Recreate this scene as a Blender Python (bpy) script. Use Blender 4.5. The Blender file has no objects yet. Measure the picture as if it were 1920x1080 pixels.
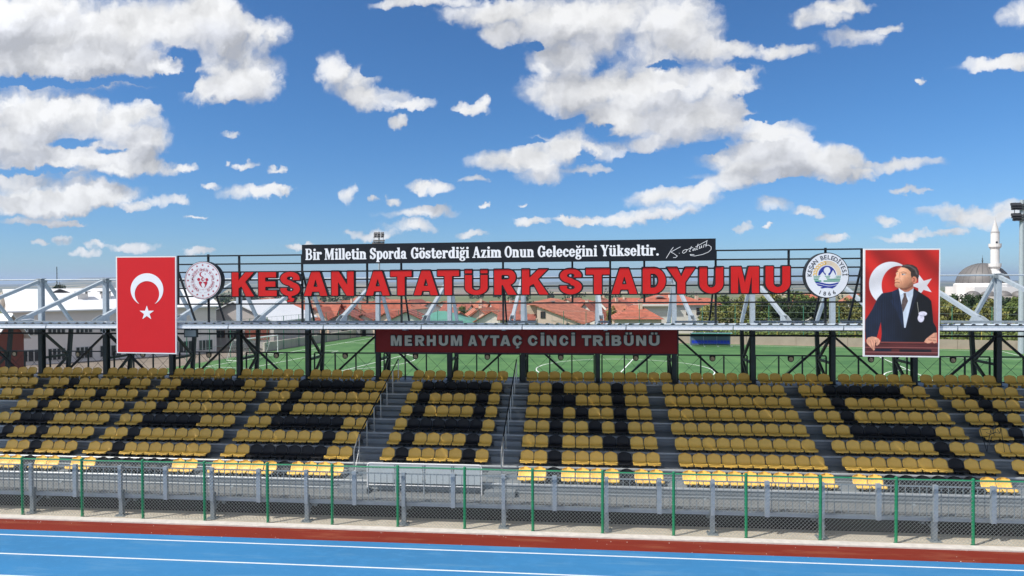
import bpy, math, random
import numpy as np
from mathutils import Vector, Matrix

# ------------------------------------------------------------------ camera, sky, sun, exposure
SC = bpy.context.scene
COL = SC.collection
rnd = random.Random(7)
YAW, PIT, ROL, FPX, CAMZ = .0969, -.0103, -.0045, 1239.1, 7.2
_F = Vector((-math.sin(YAW) * math.cos(PIT), math.cos(YAW) * math.cos(PIT), math.sin(PIT)))
_R0 = Vector((math.cos(YAW), math.sin(YAW), 0)); _U0 = _R0.cross(_F)
_R = _R0 * math.cos(ROL) + _U0 * math.sin(ROL)
_U = -_R0 * math.sin(ROL) + _U0 * math.cos(ROL)
cd = bpy.data.cameras.new('camera'); cam = bpy.data.objects.new('camera', cd); COL.objects.link(cam)
cam.matrix_world = Matrix(((_R.x, _U.x, -_F.x, 0), (_R.y, _U.y, -_F.y, 0), (_R.z, _U.z, -_F.z, CAMZ), (0, 0, 0, 1)))
cd.sensor_width = 36; cd.lens = 36 * FPX / 1920; cd.clip_start = .1; cd.clip_end = 40000
SC.camera = cam
SC.view_settings.view_transform = 'Standard'; SC.view_settings.look = 'None'
SC.view_settings.exposure = 0.5; SC.view_settings.gamma = 1
SUNV = Vector((-.72, -.46, 1.0)).normalized()
sd = bpy.data.lights.new('sun', 'SUN'); sd.energy = 3.6; sd.angle = math.radians(.53); sd.color = (1, .95, .87)
sun = bpy.data.objects.new('sun', sd); COL.objects.link(sun)
sun.rotation_euler = SUNV.to_track_quat('Z', 'Y').to_euler()

def ray(u, v):
    r = _F + _R * ((u - 960) / FPX) - _U * ((v - 540) / FPX)
    return r
def aty(u, v, Y):
    r = ray(u, v); return Vector((0, 0, CAMZ)) + r * (Y / r.y)
def atz(u, v, z):
    r = ray(u, v); return Vector((0, 0, CAMZ)) + r * ((z - CAMZ) / r.z)
def atx(u, v, X):
    r = ray(u, v); return Vector((0, 0, CAMZ)) + r * (X / r.x)

# clouds: soft blobs at fixed directions of the sky (east-west tangent a = x/y, height tangent b = z/y)
CLOUDS = [(100,60,170,75),(230,90,130,65),(330,40,120,60),(60,130,110,35),(200,128,110,38),(390,25,60,45),(0,40,100,80),
 (440,130,85,58),(405,175,62,24),(470,160,55,35),(505,62,42,32),(322,128,28,18),(440,60,50,40),
 (60,200,100,32),(130,222,80,40),(230,245,80,38),(275,265,46,30),(255,205,45,18),(20,240,80,27),
 (50,287,115,30),(160,302,110,28),(235,308,60,22),(303,316,35,14),(350,312,22,10),(25,262,60,20),
 (25,335,55,22),(130,365,105,30),(55,382,115,22),(200,365,42,22),(255,387,22,9),(310,378,38,12),(95,394,65,13),
 (455,358,50,14),(500,362,32,12),(530,357,18,8),(390,350,20,6),(60,415,60,7),(120,418,30,6),
 (455,309,24,8),(418,303,9,7),(515,321,22,6),(433,253,20,6),(363,408,18,4),
 (255,464,48,11),(375,470,24,7),(178,460,20,8),(110,453,17,9),(72,458,10,6),(155,475,28,7),(560,459,28,7),
 (618,132,36,34),(665,158,55,40),(712,186,62,26),(775,198,42,12),(748,230,26,15),
 (868,200,34,12),(900,190,18,16),(885,207,36,9),
 (790,2,110,14),(900,25,95,30),(1000,35,110,50),(1100,60,130,60),(1055,115,75,35),(1180,15,150,48),(1245,70,60,62),
 (1310,60,62,62),(1340,100,42,28),(940,70,50,24),
 (1050,170,100,38),(1130,182,110,55),(1200,150,80,62),(1280,160,110,46),(1215,222,120,42),(1150,228,70,25),(1300,230,90,40),
 (1210,268,70,18),(1375,160,48,26),(1430,238,85,24),(1360,205,60,30),
 (950,300,88,26),(1020,288,78,38),(1078,268,42,32),(1012,328,66,24),(1125,285,48,24),(1100,320,44,9),
 (1450,272,80,34),(1400,300,88,32),(1520,295,90,34),(1585,300,48,32),(1440,325,88,24),(1350,347,80,22),(1240,372,72,20),
 (1305,372,60,22),(1570,330,36,14),(1625,322,28,9),(1690,308,64,14),(1705,356,34,7),
 (1225,400,95,13),(1140,411,95,12),(1000,418,46,9),(1082,416,42,9),
 (1540,32,55,26),(1590,8,48,16),(1600,72,55,18),(1662,55,24,10),(1470,98,62,15),(1395,92,34,18),(1390,135,50,16),
 (1895,117,72,14),(1910,32,34,24),(1732,153,9,7),(1455,387,36,14),(1510,402,32,11),(1390,427,22,7),(1437,425,12,5),
 (1660,411,24,10),(1790,398,50,14),(1845,413,55,13),(1790,434,32,9),(1700,441,56,8),(1555,447,28,9),(1905,395,50,20),
 (650,364,20,20),(815,353,46,16),(785,350,30,14),(895,339,30,7),(785,400,90,13),(765,424,58,13),(700,439,55,12),
 (735,375,18,10),(697,374,11,8),(888,441,42,8),(912,389,16,5),(980,387,12,4)]
HOLES = [(288,82,22,12),(340,120,30,26),(316,98,22,12),(352,158,24,16),(150,152,190,11),(140,267,34,9),(205,283,20,8),(60,320,70,8),
 (1240,124,40,9),(1050,228,60,12),(1125,243,30,10),(1092,292,14,22),(1200,300,70,18),(1395,130,24,10),(1405,185,26,20),
 (985,265,50,9),(1345,275,26,12),(1440,215,50,9),(1260,345,60,9),(1500,345,40,10),(1010,88,18,10),(700,130,26,14)]
W = bpy.data.worlds.new('World'); SC.world = W; W.use_nodes = True
nt = W.node_tree; nt.nodes.clear()
def nd(t, **k):
    n = nt.nodes.new(t)
    for a, b in k.items(): setattr(n, a, b)
    return n
def lk(a, b): nt.links.new(a, b)
def mth(op, a, b=None, c=None, clamp=False):
    n = nd('ShaderNodeMath', operation=op, use_clamp=clamp)
    for i, x in enumerate((a, b, c)):
        if x is None: continue
        if isinstance(x, (int, float)): n.inputs[i].default_value = x
        else: lk(x, n.inputs[i])
    return n.outputs[0]
def vm(op, a, b=None, c=None):
    n = nd('ShaderNodeVectorMath', operation=op)
    for i, x in enumerate((a, b, c)):
        if x is None: continue
        if isinstance(x, (tuple, list)): n.inputs[i].default_value = x
        else: lk(x, n.inputs[i])
    return n.outputs[0]
tc = nd('ShaderNodeTexCoord'); D = tc.outputs['Generated']
sp = nd('ShaderNodeSeparateXYZ'); lk(D, sp.inputs[0])
yc = mth('MAXIMUM', sp.outputs[1], .05)
A = mth('DIVIDE', sp.outputs[0], yc); B = mth('DIVIDE', sp.outputs[2], yc)
cb = nd('ShaderNodeCombineXYZ'); lk(A, cb.inputs[0]); lk(B, cb.inputs[1]); P0 = cb.outputs[0]
def noise(vec, scale, detail, rough=.55, dim='3D', col=False, dist=0.0):
    n = nd('ShaderNodeTexNoise'); n.noise_dimensions = dim
    n.inputs['Scale'].default_value = scale; n.inputs['Detail'].default_value = detail
    n.inputs['Roughness'].default_value = rough; n.inputs['Distortion'].default_value = dist
    lk(vec, n.inputs['Vector']); return n.outputs['Color' if col else 'Fac']
# domain warp gives the ragged cumulus edges
wp = vm('MULTIPLY_ADD', noise(P0, 9, 5, .6, '2D', True), (.042, .030, 0), P0)
wp = vm('ADD', wp, (-.021, -.015, 0))
wp = vm('MULTIPLY_ADD', noise(P0, 34, 4, .6, '2D', True), (.030, .024, 0), wp)
wp = vm('ADD', wp, (-.015, -.012, 0))
def field(vec):
    s = nd('ShaderNodeSeparateXYZ'); lk(vec, s.inputs[0])
    def splat(x):
        c = nd('ShaderNodeCombineXYZ')
        for i in range(3): lk(x, c.inputs[i])
        return c.outputs[0]
    ax, bx = splat(s.outputs[0]), splat(s.outputs[1])
    acc = None
    cl = []; nc = None
    for (u, v, ru, rv) in CLOUDS + [(0, 0, 0, 0)] * (-len(CLOUDS) % 3) + HOLES:
        if ru == 0: cl.append((50, 50, .01, .01)); continue
        r = ray(u, v); a0, b0 = r.x / r.y, r.z / r.y
        ra = 1.0 * ru / FPX * (1 + a0 * a0) ; rb = 1.0 * rv / FPX * (1 + a0 * a0) ** .5
        cl.append((a0, b0, ra, rb))
    while len(cl) % 3: cl.append((50, 50, .01, .01))
    for i in range(0, len(cl), 3):
        t = cl[i:i + 3]
        ia = tuple(1 / c[2] for c in t); oa = tuple(-c[0] / c[2] for c in t)
        ib = tuple(1 / c[3] for c in t); ob = tuple(-c[1] / c[3] for c in t)
        x = vm('MULTIPLY_ADD', ax, ia, oa); y = vm('MULTIPLY_ADD', bx, ib, ob)
        q = vm('MULTIPLY', x, x); q = vm('MULTIPLY_ADD', y, y, q)
        q = vm('SUBTRACT', (1, 1, 1), q); q = vm('MAXIMUM', q, (0, 0, 0))
        if i >= len(CLOUDS): q = vm('MULTIPLY', q, (-1.25, -1.25, -1.25))
        acc = q if acc is None else vm('ADD', acc, q)
    return vm('DOT_PRODUCT', acc, (1, 1, 1)) if False else dot1(acc)
def dot1(v):
    n = nd('ShaderNodeVectorMath', operation='DOT_PRODUCT'); lk(v, n.inputs[0]); n.inputs[1].default_value = (1, 1, 1)
    return n.outputs['Value']
# everywhere else noise clouds on a layer overhead, thickened to brighten the shade
zc = mth('ADD', mth('MAXIMUM', sp.outputs[2], 0), .12)
c2 = nd('ShaderNodeCombineXYZ'); lk(mth('DIVIDE', sp.outputs[0], zc), c2.inputs[0]); lk(mth('DIVIDE', sp.outputs[1], zc), c2.inputs[1])
gen = mth('MULTIPLY', mth('SUBTRACT', noise(c2.outputs[0], 1.1, 3, .5, '2D'), .42), 7.0)
def sstep(x, a, b):
    n = nd('ShaderNodeMapRange', interpolation_type='SMOOTHSTEP'); lk(x, n.inputs[0])
    n.inputs[1].default_value = a; n.inputs[2].default_value = b; return n.outputs[0]
inview = mth('MULTIPLY', mth('MULTIPLY', mth('MULTIPLY', sstep(A, -1.25, -1.0), sstep(A, 1.05, .8)), sstep(sp.outputs[1], .05, .15)), sstep(B, .64, .52))
F0 = field(wp); F1 = field(vm('ADD', wp, (-.012, .034, 0)))
def blend(f):
    g = mth('MULTIPLY', mth('MAXIMUM', gen, 0), mth('SUBTRACT', 1, inview))
    return mth('ADD', mth('MULTIPLY', f, inview), g)
dens = blend(F0); up = blend(F1)
fine = noise(wp, 22, 7, .64, '2D')
def billow(vec, scale):
    n = nd('ShaderNodeTexVoronoi', voronoi_dimensions='2D', feature='SMOOTH_F1'); n.inputs['Scale'].default_value = scale
    n.inputs['Detail'].default_value = 1.0; n.inputs['Roughness'].default_value = .55; n.inputs['Smoothness'].default_value = .35
    n.normalize = True
    lk(vec, n.inputs['Vector']); return n.outputs['Distance']
bil0 = billow(wp, 26); bil1 = billow(vm('ADD', wp, (-.006, .009, 0)), 26)
mid = noise(wp, 8, 4, .5, '2D')
mid2 = noise(vm('ADD', wp, (-.014, .022, 0)), 8, 4, .5, '2D')
fineb = noise(vm('ADD', wp, (-.005, .008, 0)), 24, 5, .55, '2D')
dn = mth('ADD', mth('MINIMUM', dens, 1.6), mth('ADD', mth('MULTIPLY', mth('SUBTRACT', fine, .5), 1.25), mth('ADD', mth('MULTIPLY', mth('SUBTRACT', mid, .5), .7), mth('MULTIPLY', mth('SUBTRACT', .38, bil0), .9))))
alpha = mth('ADD', mth('MULTIPLY', sstep(dn, -.40, 1.05), .50), mth('MULTIPLY', sstep(dn, .10, 1.30), .50))
alpha = mth('MULTIPLY', alpha, sstep(dens, .0, .45))
alpha = mth('MULTIPLY', alpha, sstep(sp.outputs[2], .0, .02))
edge = sstep(mth('SUBTRACT', dens, up), -1.0, 1.2)                       # rounded tops light, flat bases grey
thick = sstep(mth('ADD', up, mth('MULTIPLY', mth('SUBTRACT', mid, .5), 4.2)), .2, 3.4)
relief = mth('ADD', mth('MULTIPLY', mth('SUBTRACT', mid, mid2), .55), mth('ADD', mth('MULTIPLY', mth('SUBTRACT', fine, fineb), .22), mth('MULTIPLY', mth('SUBTRACT', bil1, bil0), .16)))
shade = mth('MULTIPLY', mth('ADD', mth('MULTIPLY', mth('SUBTRACT', 1, edge), .55), mth('MULTIPLY', thick, .72)), 1.0, clamp=True)
lum = mth('SUBTRACT', mth('ADD', .635, relief), mth('MULTIPLY', shade, .26))
lum = mth('MINIMUM', mth('MAXIMUM', lum, .34), .68)
tint = nd('ShaderNodeMix', data_type='RGBA'); lk(shade, tint.inputs[0])
tint.inputs[6].default_value = (1, 1, 1.0, 1); tint.inputs[7].default_value = (.95, .975, 1.05, 1)
sdot = nd('ShaderNodeVectorMath', operation='DOT_PRODUCT'); lk(D, sdot.inputs[0]); sdot.inputs[1].default_value = tuple(SUNV)
glow = mth('POWER', mth('MAXIMUM', sdot.outputs['Value'], 0), 2)          # cloud boost towards the sun, added to lift the shade
lum = mth('MULTIPLY', lum, mth('MULTIPLY_ADD', glow, .9, 1.0))
cc = vm('SCALE', tint.outputs[2]); lk(lum, cc.node.inputs[3])
sky = nd('ShaderNodeTexSky', sky_type='NISHITA', sun_disc=False)
sky.sun_elevation = math.asin(SUNV.z); sky.sun_rotation = math.atan2(SUNV.x, SUNV.y)
sky.altitude = 100; sky.air_density = 1.0; sky.dust_density = .1; sky.ozone_density = 3.0
SKYS = .062
tn = nd('ShaderNodeMix', data_type='RGBA'); lk(sstep(sp.outputs[2], -.02, .26), tn.inputs[0])
tn.inputs[6].default_value = (SKYS * .60, SKYS * .91, SKYS * 1.34, 1); tn.inputs[7].default_value = (SKYS * .52, SKYS * .95, SKYS * 1.36, 1)
skys = vm('MULTIPLY', sky.outputs[0], tn.outputs[2])
mx = nd('ShaderNodeMix', data_type='RGBA'); lk(mth('MULTIPLY', alpha, .97), mx.inputs[0]); lk(skys, mx.inputs[6]); lk(cc, mx.inputs[7])
bg = nd('ShaderNodeBackground'); lk(mx.outputs[2], bg.inputs[0]); bg.inputs[1].default_value = 1.0
wo = nd('ShaderNodeOutputWorld'); lk(bg.outputs[0], wo.inputs[0])
W.cycles.sampling_method = 'MANUAL'; W.cycles.sample_map_resolution = 256
SC.cycles.max_bounces = 5; SC.cycles.diffuse_bounces = 3; SC.cycles.caustics_reflective = False; SC.cycles.caustics_refractive = False; SC.cycles.volume_bounces = 0; SC.cycles.transparent_max_bounces = 8

# ------------------------------------------------------------------ materials
MATS = {}
def mat(name, col, rough=.6, metal=0.0, var=0.0, vscale=3.0, bump=0.0, bscale=60.0, rand=0.0, col2=None, stretch=(1, 1, 1), emis=0.0, spec=.5):
    if name in MATS: return MATS[name]
    m = bpy.data.materials.new(name); m.use_nodes = True; t = m.node_tree; n = t.nodes; b = n['Principled BSDF']
    b.inputs['Roughness'].default_value = rough; b.inputs['Metallic'].default_value = metal
    b.inputs['Specular IOR Level'].default_value = spec
    base = n.new('ShaderNodeRGB'); base.outputs[0].default_value = (*col, 1); out = base.outputs[0]
    co = n.new('ShaderNodeTexCoord'); mp = n.new('ShaderNodeMapping'); mp.inputs['Scale'].default_value = stretch
    t.links.new(co.outputs['Object'], mp.inputs[0])
    if var or col2:
        no = n.new('ShaderNodeTexNoise'); no.inputs['Scale'].default_value = vscale; no.inputs['Detail'].default_value = 8
        no.inputs['Roughness'].default_value = .65
        t.links.new(mp.outputs[0], no.inputs['Vector'])
        mr = n.new('ShaderNodeMapRange'); t.links.new(no.outputs['Fac'], mr.inputs[0])
        mr.inputs[1].default_value = .3; mr.inputs[2].default_value = .7
        mix = n.new('ShaderNodeMix'); mix.data_type = 'RGBA'
        if col2: mix.inputs[7].default_value = (*col2, 1)
        else: mix.inputs[7].default_value = (*[c * (1 - var) for c in col], 1)
        t.links.new(mr.outputs[0], mix.inputs[0]); t.links.new(out, mix.inputs[6]); out = mix.outputs[2]
    if rand:
        oi = n.new('ShaderNodeObjectInfo'); mr = n.new('ShaderNodeMapRange'); t.links.new(oi.outputs['Random'], mr.inputs[0])
        mr.inputs[3].default_value = 1 - rand; mr.inputs[4].default_value = 1 + rand * .6
        vs = n.new('ShaderNodeVectorMath'); vs.operation = 'SCALE'; t.links.new(out, vs.inputs[0]); t.links.new(mr.outputs[0], vs.inputs[3]); out = vs.outputs[0]
    t.links.new(out, b.inputs['Base Color'])
    if bump:
        no = n.new('ShaderNodeTexNoise'); no.inputs['Scale'].default_value = bscale; no.inputs['Detail'].default_value = 5
        t.links.new(mp.outputs[0], no.inputs['Vector'])
        bp = n.new('ShaderNodeBump'); bp.inputs['Strength'].default_value = bump; bp.inputs['Distance'].default_value = .02
        t.links.new(no.outputs['Fac'], bp.inputs['Height']); t.links.new(bp.outputs[0], b.inputs['Normal'])
    MATS[name] = m; return m
GALV = mat('galvanised_steel', (.27, .315, .345), .5, .2, .28, 6, .15, 90)
GALVL = mat('galvanised_steel_light', (.42, .48, .53), .5, .15, .2, 6, .1, 90)
BLACK = mat('black_painted_steel', (.018, .022, .026), .5, 0, .3, 5, spec=.25)
DARKST = mat('dark_grey_painted_steel', (.06, .075, .08), .5, .1, .3, 5, spec=.3)
STEPM = mat('grey_step_metal', (.28, .31, .335), .45, .15, .3, 2.5, .2, 40, stretch=(.4, 3, 3))
NOSE = mat('pale_step_nosing', (.55, .58, .60), .4, .3, .25, 5)
DECKM = mat('chequer_plate_grey', (.23, .24, .245), .6, .15, .3, 3, .5, 70)
STEEL = mat('stainless_steel', (.55, .57, .58), .3, .8, .1, 8)
SHEET = mat('blue_white_roof_sheet', (.50, .57, .64), .42, .1, .2, 4, .1, 20)
YEL = mat('yellow_seat_plastic', (.97, .60, .12), .45, 0, .10, 9, .1, 200, rand=.07)
BLK = mat('black_seat_plastic', (.016, .016, .019), .5, 0, .3, 9, .1, 200, rand=.2, spec=.3)
GREEN = mat('green_fence_paint', (.018, .235, .105), .4, 0, .3, 7)
WIRE = mat('galvanised_wire', (.40, .44, .42), .5, .3)
RED = mat('red_letter_face', (.56, .014, .014), .5, 0, .12, 3, .05, 30, spec=.25)
REDD = mat('red_board', (.155, .010, .008), .7, 0, .15, 2, spec=.2)
GREYL = mat('grey_letter_face', (.36, .345, .27), .6, 0, .1, 4, spec=.2)
WHITE = mat('white_print', (.80, .82, .85), .5, 0, .05, 4)
WFRAME = mat('white_frame', (.78, .78, .78), .5, 0, .05, 4)

# ------------------------------------------------------------------ mesh helpers
class MB:
    def __init__(s): s.v = []; s.f = []; s.m = []; s.mi = 0
    def add(s, vs, fs, mi=None):
        o = len(s.v); s.v += [tuple(p) for p in vs]; s.f += [tuple(i + o for i in f) for f in fs]
        s.m += [s.mi if mi is None else mi] * len(fs)
    def box(s, x0, x1, y0, y1, z0, z1, mi=None):
        s.add([(x0,y0,z0),(x1,y0,z0),(x1,y1,z0),(x0,y1,z0),(x0,y0,z1),(x1,y0,z1),(x1,y1,z1),(x0,y1,z1)],
              [(0,3,2,1),(4,5,6,7),(0,1,5,4),(1,2,6,5),(2,3,7,6),(3,0,4,7)], mi)
    def bar(s, p, q, w, h=None, up=(0, 0, 1), mi=None):
        p, q = Vector(p), Vector(q); d = (q - p).normalized(); h = w if h is None else h
        u = Vector(up)
        if abs(d.dot(u)) > .98: u = Vector((0, 1, 0))
        a = d.cross(u).normalized() * (w / 2); b = a.cross(d).normalized() * (h / 2)
        vs = [p - a - b, p + a - b, p + a + b, p - a + b, q - a - b, q + a - b, q + a + b, q - a + b]
        s.add(vs, [(3,2,1,0),(4,5,6,7),(0,1,5,4),(1,2,6,5),(2,3,7,6),(3,0,4,7)], mi)
    def tube(s, pts, r, n=8, mi=None):
        pts = [Vector(p) for p in pts]; rings = []
        for i, p in enumerate(pts):
            d = (pts[min(i + 1, len(pts) - 1)] - pts[max(i - 1, 0)]).normalized()
            u = Vector((0, 0, 1)) if abs(d.z) < .9 else Vector((0, 1, 0))
            a = d.cross(u).normalized(); b = a.cross(d)
            rr = r[i] if isinstance(r, (list, tuple)) else r
            rings.append([p + (a * math.cos(2 * math.pi * k / n) + b * math.sin(2 * math.pi * k / n)) * rr for k in range(n)])
        vs = [v for g in rings for v in g]; fs = []
        for i in range(len(rings) - 1):
            for k in range(n):
                k2 = (k + 1) % n; fs.append((i*n+k, i*n+k2, (i+1)*n+k2, (i+1)*n+k))
        fs.append(tuple(range(n - 1, -1, -1))); fs.append(tuple((len(rings) - 1) * n + k for k in range(n)))
        s.add(vs, fs, mi)
    def prism(s, prof, x0, x1, mi=None):           # profile of (y,z) points pushed along x
        n = len(prof)
        vs = [(x0, y, z) for y, z in prof] + [(x1, y, z) for y, z in prof]
        fs = [(i, (i + 1) % n, (i + 1) % n + n, i + n) for i in range(n)] + [tuple(range(n - 1, -1, -1)), tuple(range(n, 2 * n))]
        s.add(vs, fs, mi)
    def lathe(s, c, prof, n=16, mi=None):
        vs = []; fs = []
        for r, z in prof:
            for k in range(n): vs.append((c[0] + r * math.cos(2*math.pi*k/n), c[1] + r * math.sin(2*math.pi*k/n), c[2] + z))
        for i in range(len(prof) - 1):
            for k in range(n):
                k2 = (k + 1) % n; fs.append((i*n+k, i*n+k2, (i+1)*n+k2, (i+1)*n+k))
        s.add(vs, fs, mi)
    def build(s, name, m, parent=None, smooth=False):
        me = bpy.data.meshes.new(name); me.from_pydata(s.v, [], s.f)
        for k in (m if isinstance(m, (list, tuple)) else [m]): me.materials.append(k)
        if len(me.materials) > 1: me.polygons.foreach_set('material_index', s.m)
        if smooth: me.polygons.foreach_set('use_smooth', [True] * len(s.f))
        me.update()
        o = bpy.data.objects.new(name, me); COL.objects.link(o)
        if parent: o.parent = parent; o.matrix_parent_inverse = parent.matrix_basis.inverted()
        return o
def tag(o, label=None, cat=None, group=None, kind=None):
    if label: o['label'] = label
    if cat: o['category'] = cat
    if group: o['group'] = group
    if kind: o['kind'] = kind
    return o
def thing(name, loc, label, cat, group=None):
    o = bpy.data.objects.new(name, None); COL.objects.link(o); o.location = loc; o.empty_display_size = .3
    return tag(o, label, cat, group)
def copy_tree(o, parent=None):
    c = o.copy(); COL.objects.link(c)
    if parent: c.parent = parent
    for ch in o.children: copy_tree(ch, c)
    return c
def ordn(n): return {1: 'first', 2: 'second', 3: 'third', 4: 'fourth', 5: 'fifth', 6: 'sixth', 7: 'seventh', 8: 'eighth', 9: 'ninth', 10: 'tenth',
    11: 'eleventh', 12: 'twelfth', 13: 'thirteenth', 14: 'fourteenth', 15: 'fifteenth', 16: 'sixteenth'}[n]

# flat shapes from signed distance functions, marched into clean outlines and given depth
def S_box(X, Y, x0, x1, y0, y1):
    dx = np.abs(X - (x0 + x1) / 2) - (x1 - x0) / 2; dy = np.abs(Y - (y0 + y1) / 2) - (y1 - y0) / 2
    return np.minimum(np.maximum(dx, dy), 0) + np.hypot(np.maximum(dx, 0), np.maximum(dy, 0))
def S_ell(X, Y, cx, cy, rx, ry): return (np.sqrt(((X - cx) / rx) ** 2 + ((Y - cy) / ry) ** 2) - 1) * min(rx, ry)
def S_poly(X, Y, pts):
    d = np.full(X.shape, 1e9); ins = np.zeros(X.shape, bool); n = len(pts)
    for i in range(n):
        ax, ay = pts[i]; bx, by = pts[(i + 1) % n]; ex, ey = bx - ax, by - ay
        t = np.clip(((X - ax) * ex + (Y - ay) * ey) / (ex * ex + ey * ey + 1e-12), 0, 1)
        d = np.minimum(d, np.hypot(X - ax - t * ex, Y - ay - t * ey))
        c = ((ay > Y) != (by > Y)) & (X < (bx - ax) * (Y - ay) / (by - ay + 1e-12) + ax); ins ^= c
    return np.where(ins, -d, d)
def S_line(X, Y, pts, r):
    d = np.full(X.shape, 1e9)
    for (ax, ay), (bx, by) in zip(pts, pts[1:]):
        ex, ey = bx - ax, by - ay
        t = np.clip(((X - ax) * ex + (Y - ay) * ey) / (ex * ex + ey * ey + 1e-12), 0, 1)
        d = np.minimum(d, np.hypot(X - ax - t * ex, Y - ay - t * ey))
    return d - r
def uni(*a):
    r = a[0]
    for b in a[1:]: r = np.minimum(r, b)
    return r
def cut(a, *b):
    for c in b: a = np.maximum(a, -c)
    return a
def march(fn, x0, x1, y0, y1, h, mp, depth, mb, mi=0, back=True):
    """mp(x, y, d) -> world point, d = depth behind the face."""
    nx = max(2, int(math.ceil((x1 - x0) / h))); ny = max(2, int(math.ceil((y1 - y0) / h)))
    xs = np.linspace(x0, x1, nx + 1); ys = np.linspace(y0, y1, ny + 1); X, Y = np.meshgrid(xs, ys)
    P = fn(X, Y); P = np.where(np.abs(P) < 1e-7, 1e-7, P)
    P[0, :] = np.maximum(P[0, :], 1e-6); P[-1, :] = np.maximum(P[-1, :], 1e-6); P[:, 0] = np.maximum(P[:, 0], 1e-6); P[:, -1] = np.maximum(P[:, -1], 1e-6)
    ins = P < 0
    def quad(pts):
        vs = [mp(x, y, 0) for x, y in pts]; mb.add(vs, [tuple(range(len(vs)))], mi)
        if back: mb.add([mp(x, y, depth) for x, y in pts][::-1], [tuple(range(len(vs)))], mi)
    for j in range(ny):
        run = None
        for i in range(nx + 1):
            full = i < nx and ins[j, i] and ins[j, i + 1] and ins[j + 1, i] and ins[j + 1, i + 1]
            if full and run is None: run = i
            if not full and run is not None:
                quad([(xs[run], ys[j]), (xs[i], ys[j]), (xs[i], ys[j + 1]), (xs[run], ys[j + 1])]); run = None
            if i < nx and not full and (ins[j, i] or ins[j, i + 1] or ins[j + 1, i] or ins[j + 1, i + 1]):
                cs = [(j, i), (j, i + 1), (j + 1, i + 1), (j + 1, i)]; pl = []
                for a in range(4):
                    A_, B_ = cs[a], cs[(a + 1) % 4]; pa, pb = P[A_], P[B_]
                    if pa < 0: pl.append((xs[A_[1]], ys[A_[0]], 0))
                    if (pa < 0) != (pb < 0):
                        t = pa / (pa - pb)
                        pl.append((xs[A_[1]] + t * (xs[B_[1]] - xs[A_[1]]), ys[A_[0]] + t * (ys[B_[0]] - ys[A_[0]]), 1))
                if len(pl) >= 3:
                    quad([(a, b) for a, b, _ in pl])
                    for k in range(len(pl)):
                        p, q = pl[k], pl[(k + 1) % len(pl)]
                        if p[2] and q[2]:
                            mb.add([mp(p[0], p[1], 0), mp(p[0], p[1], depth), mp(q[0], q[1], depth), mp(q[0], q[1], 0)], [(0, 1, 2, 3)], mi)
    return mb

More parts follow.
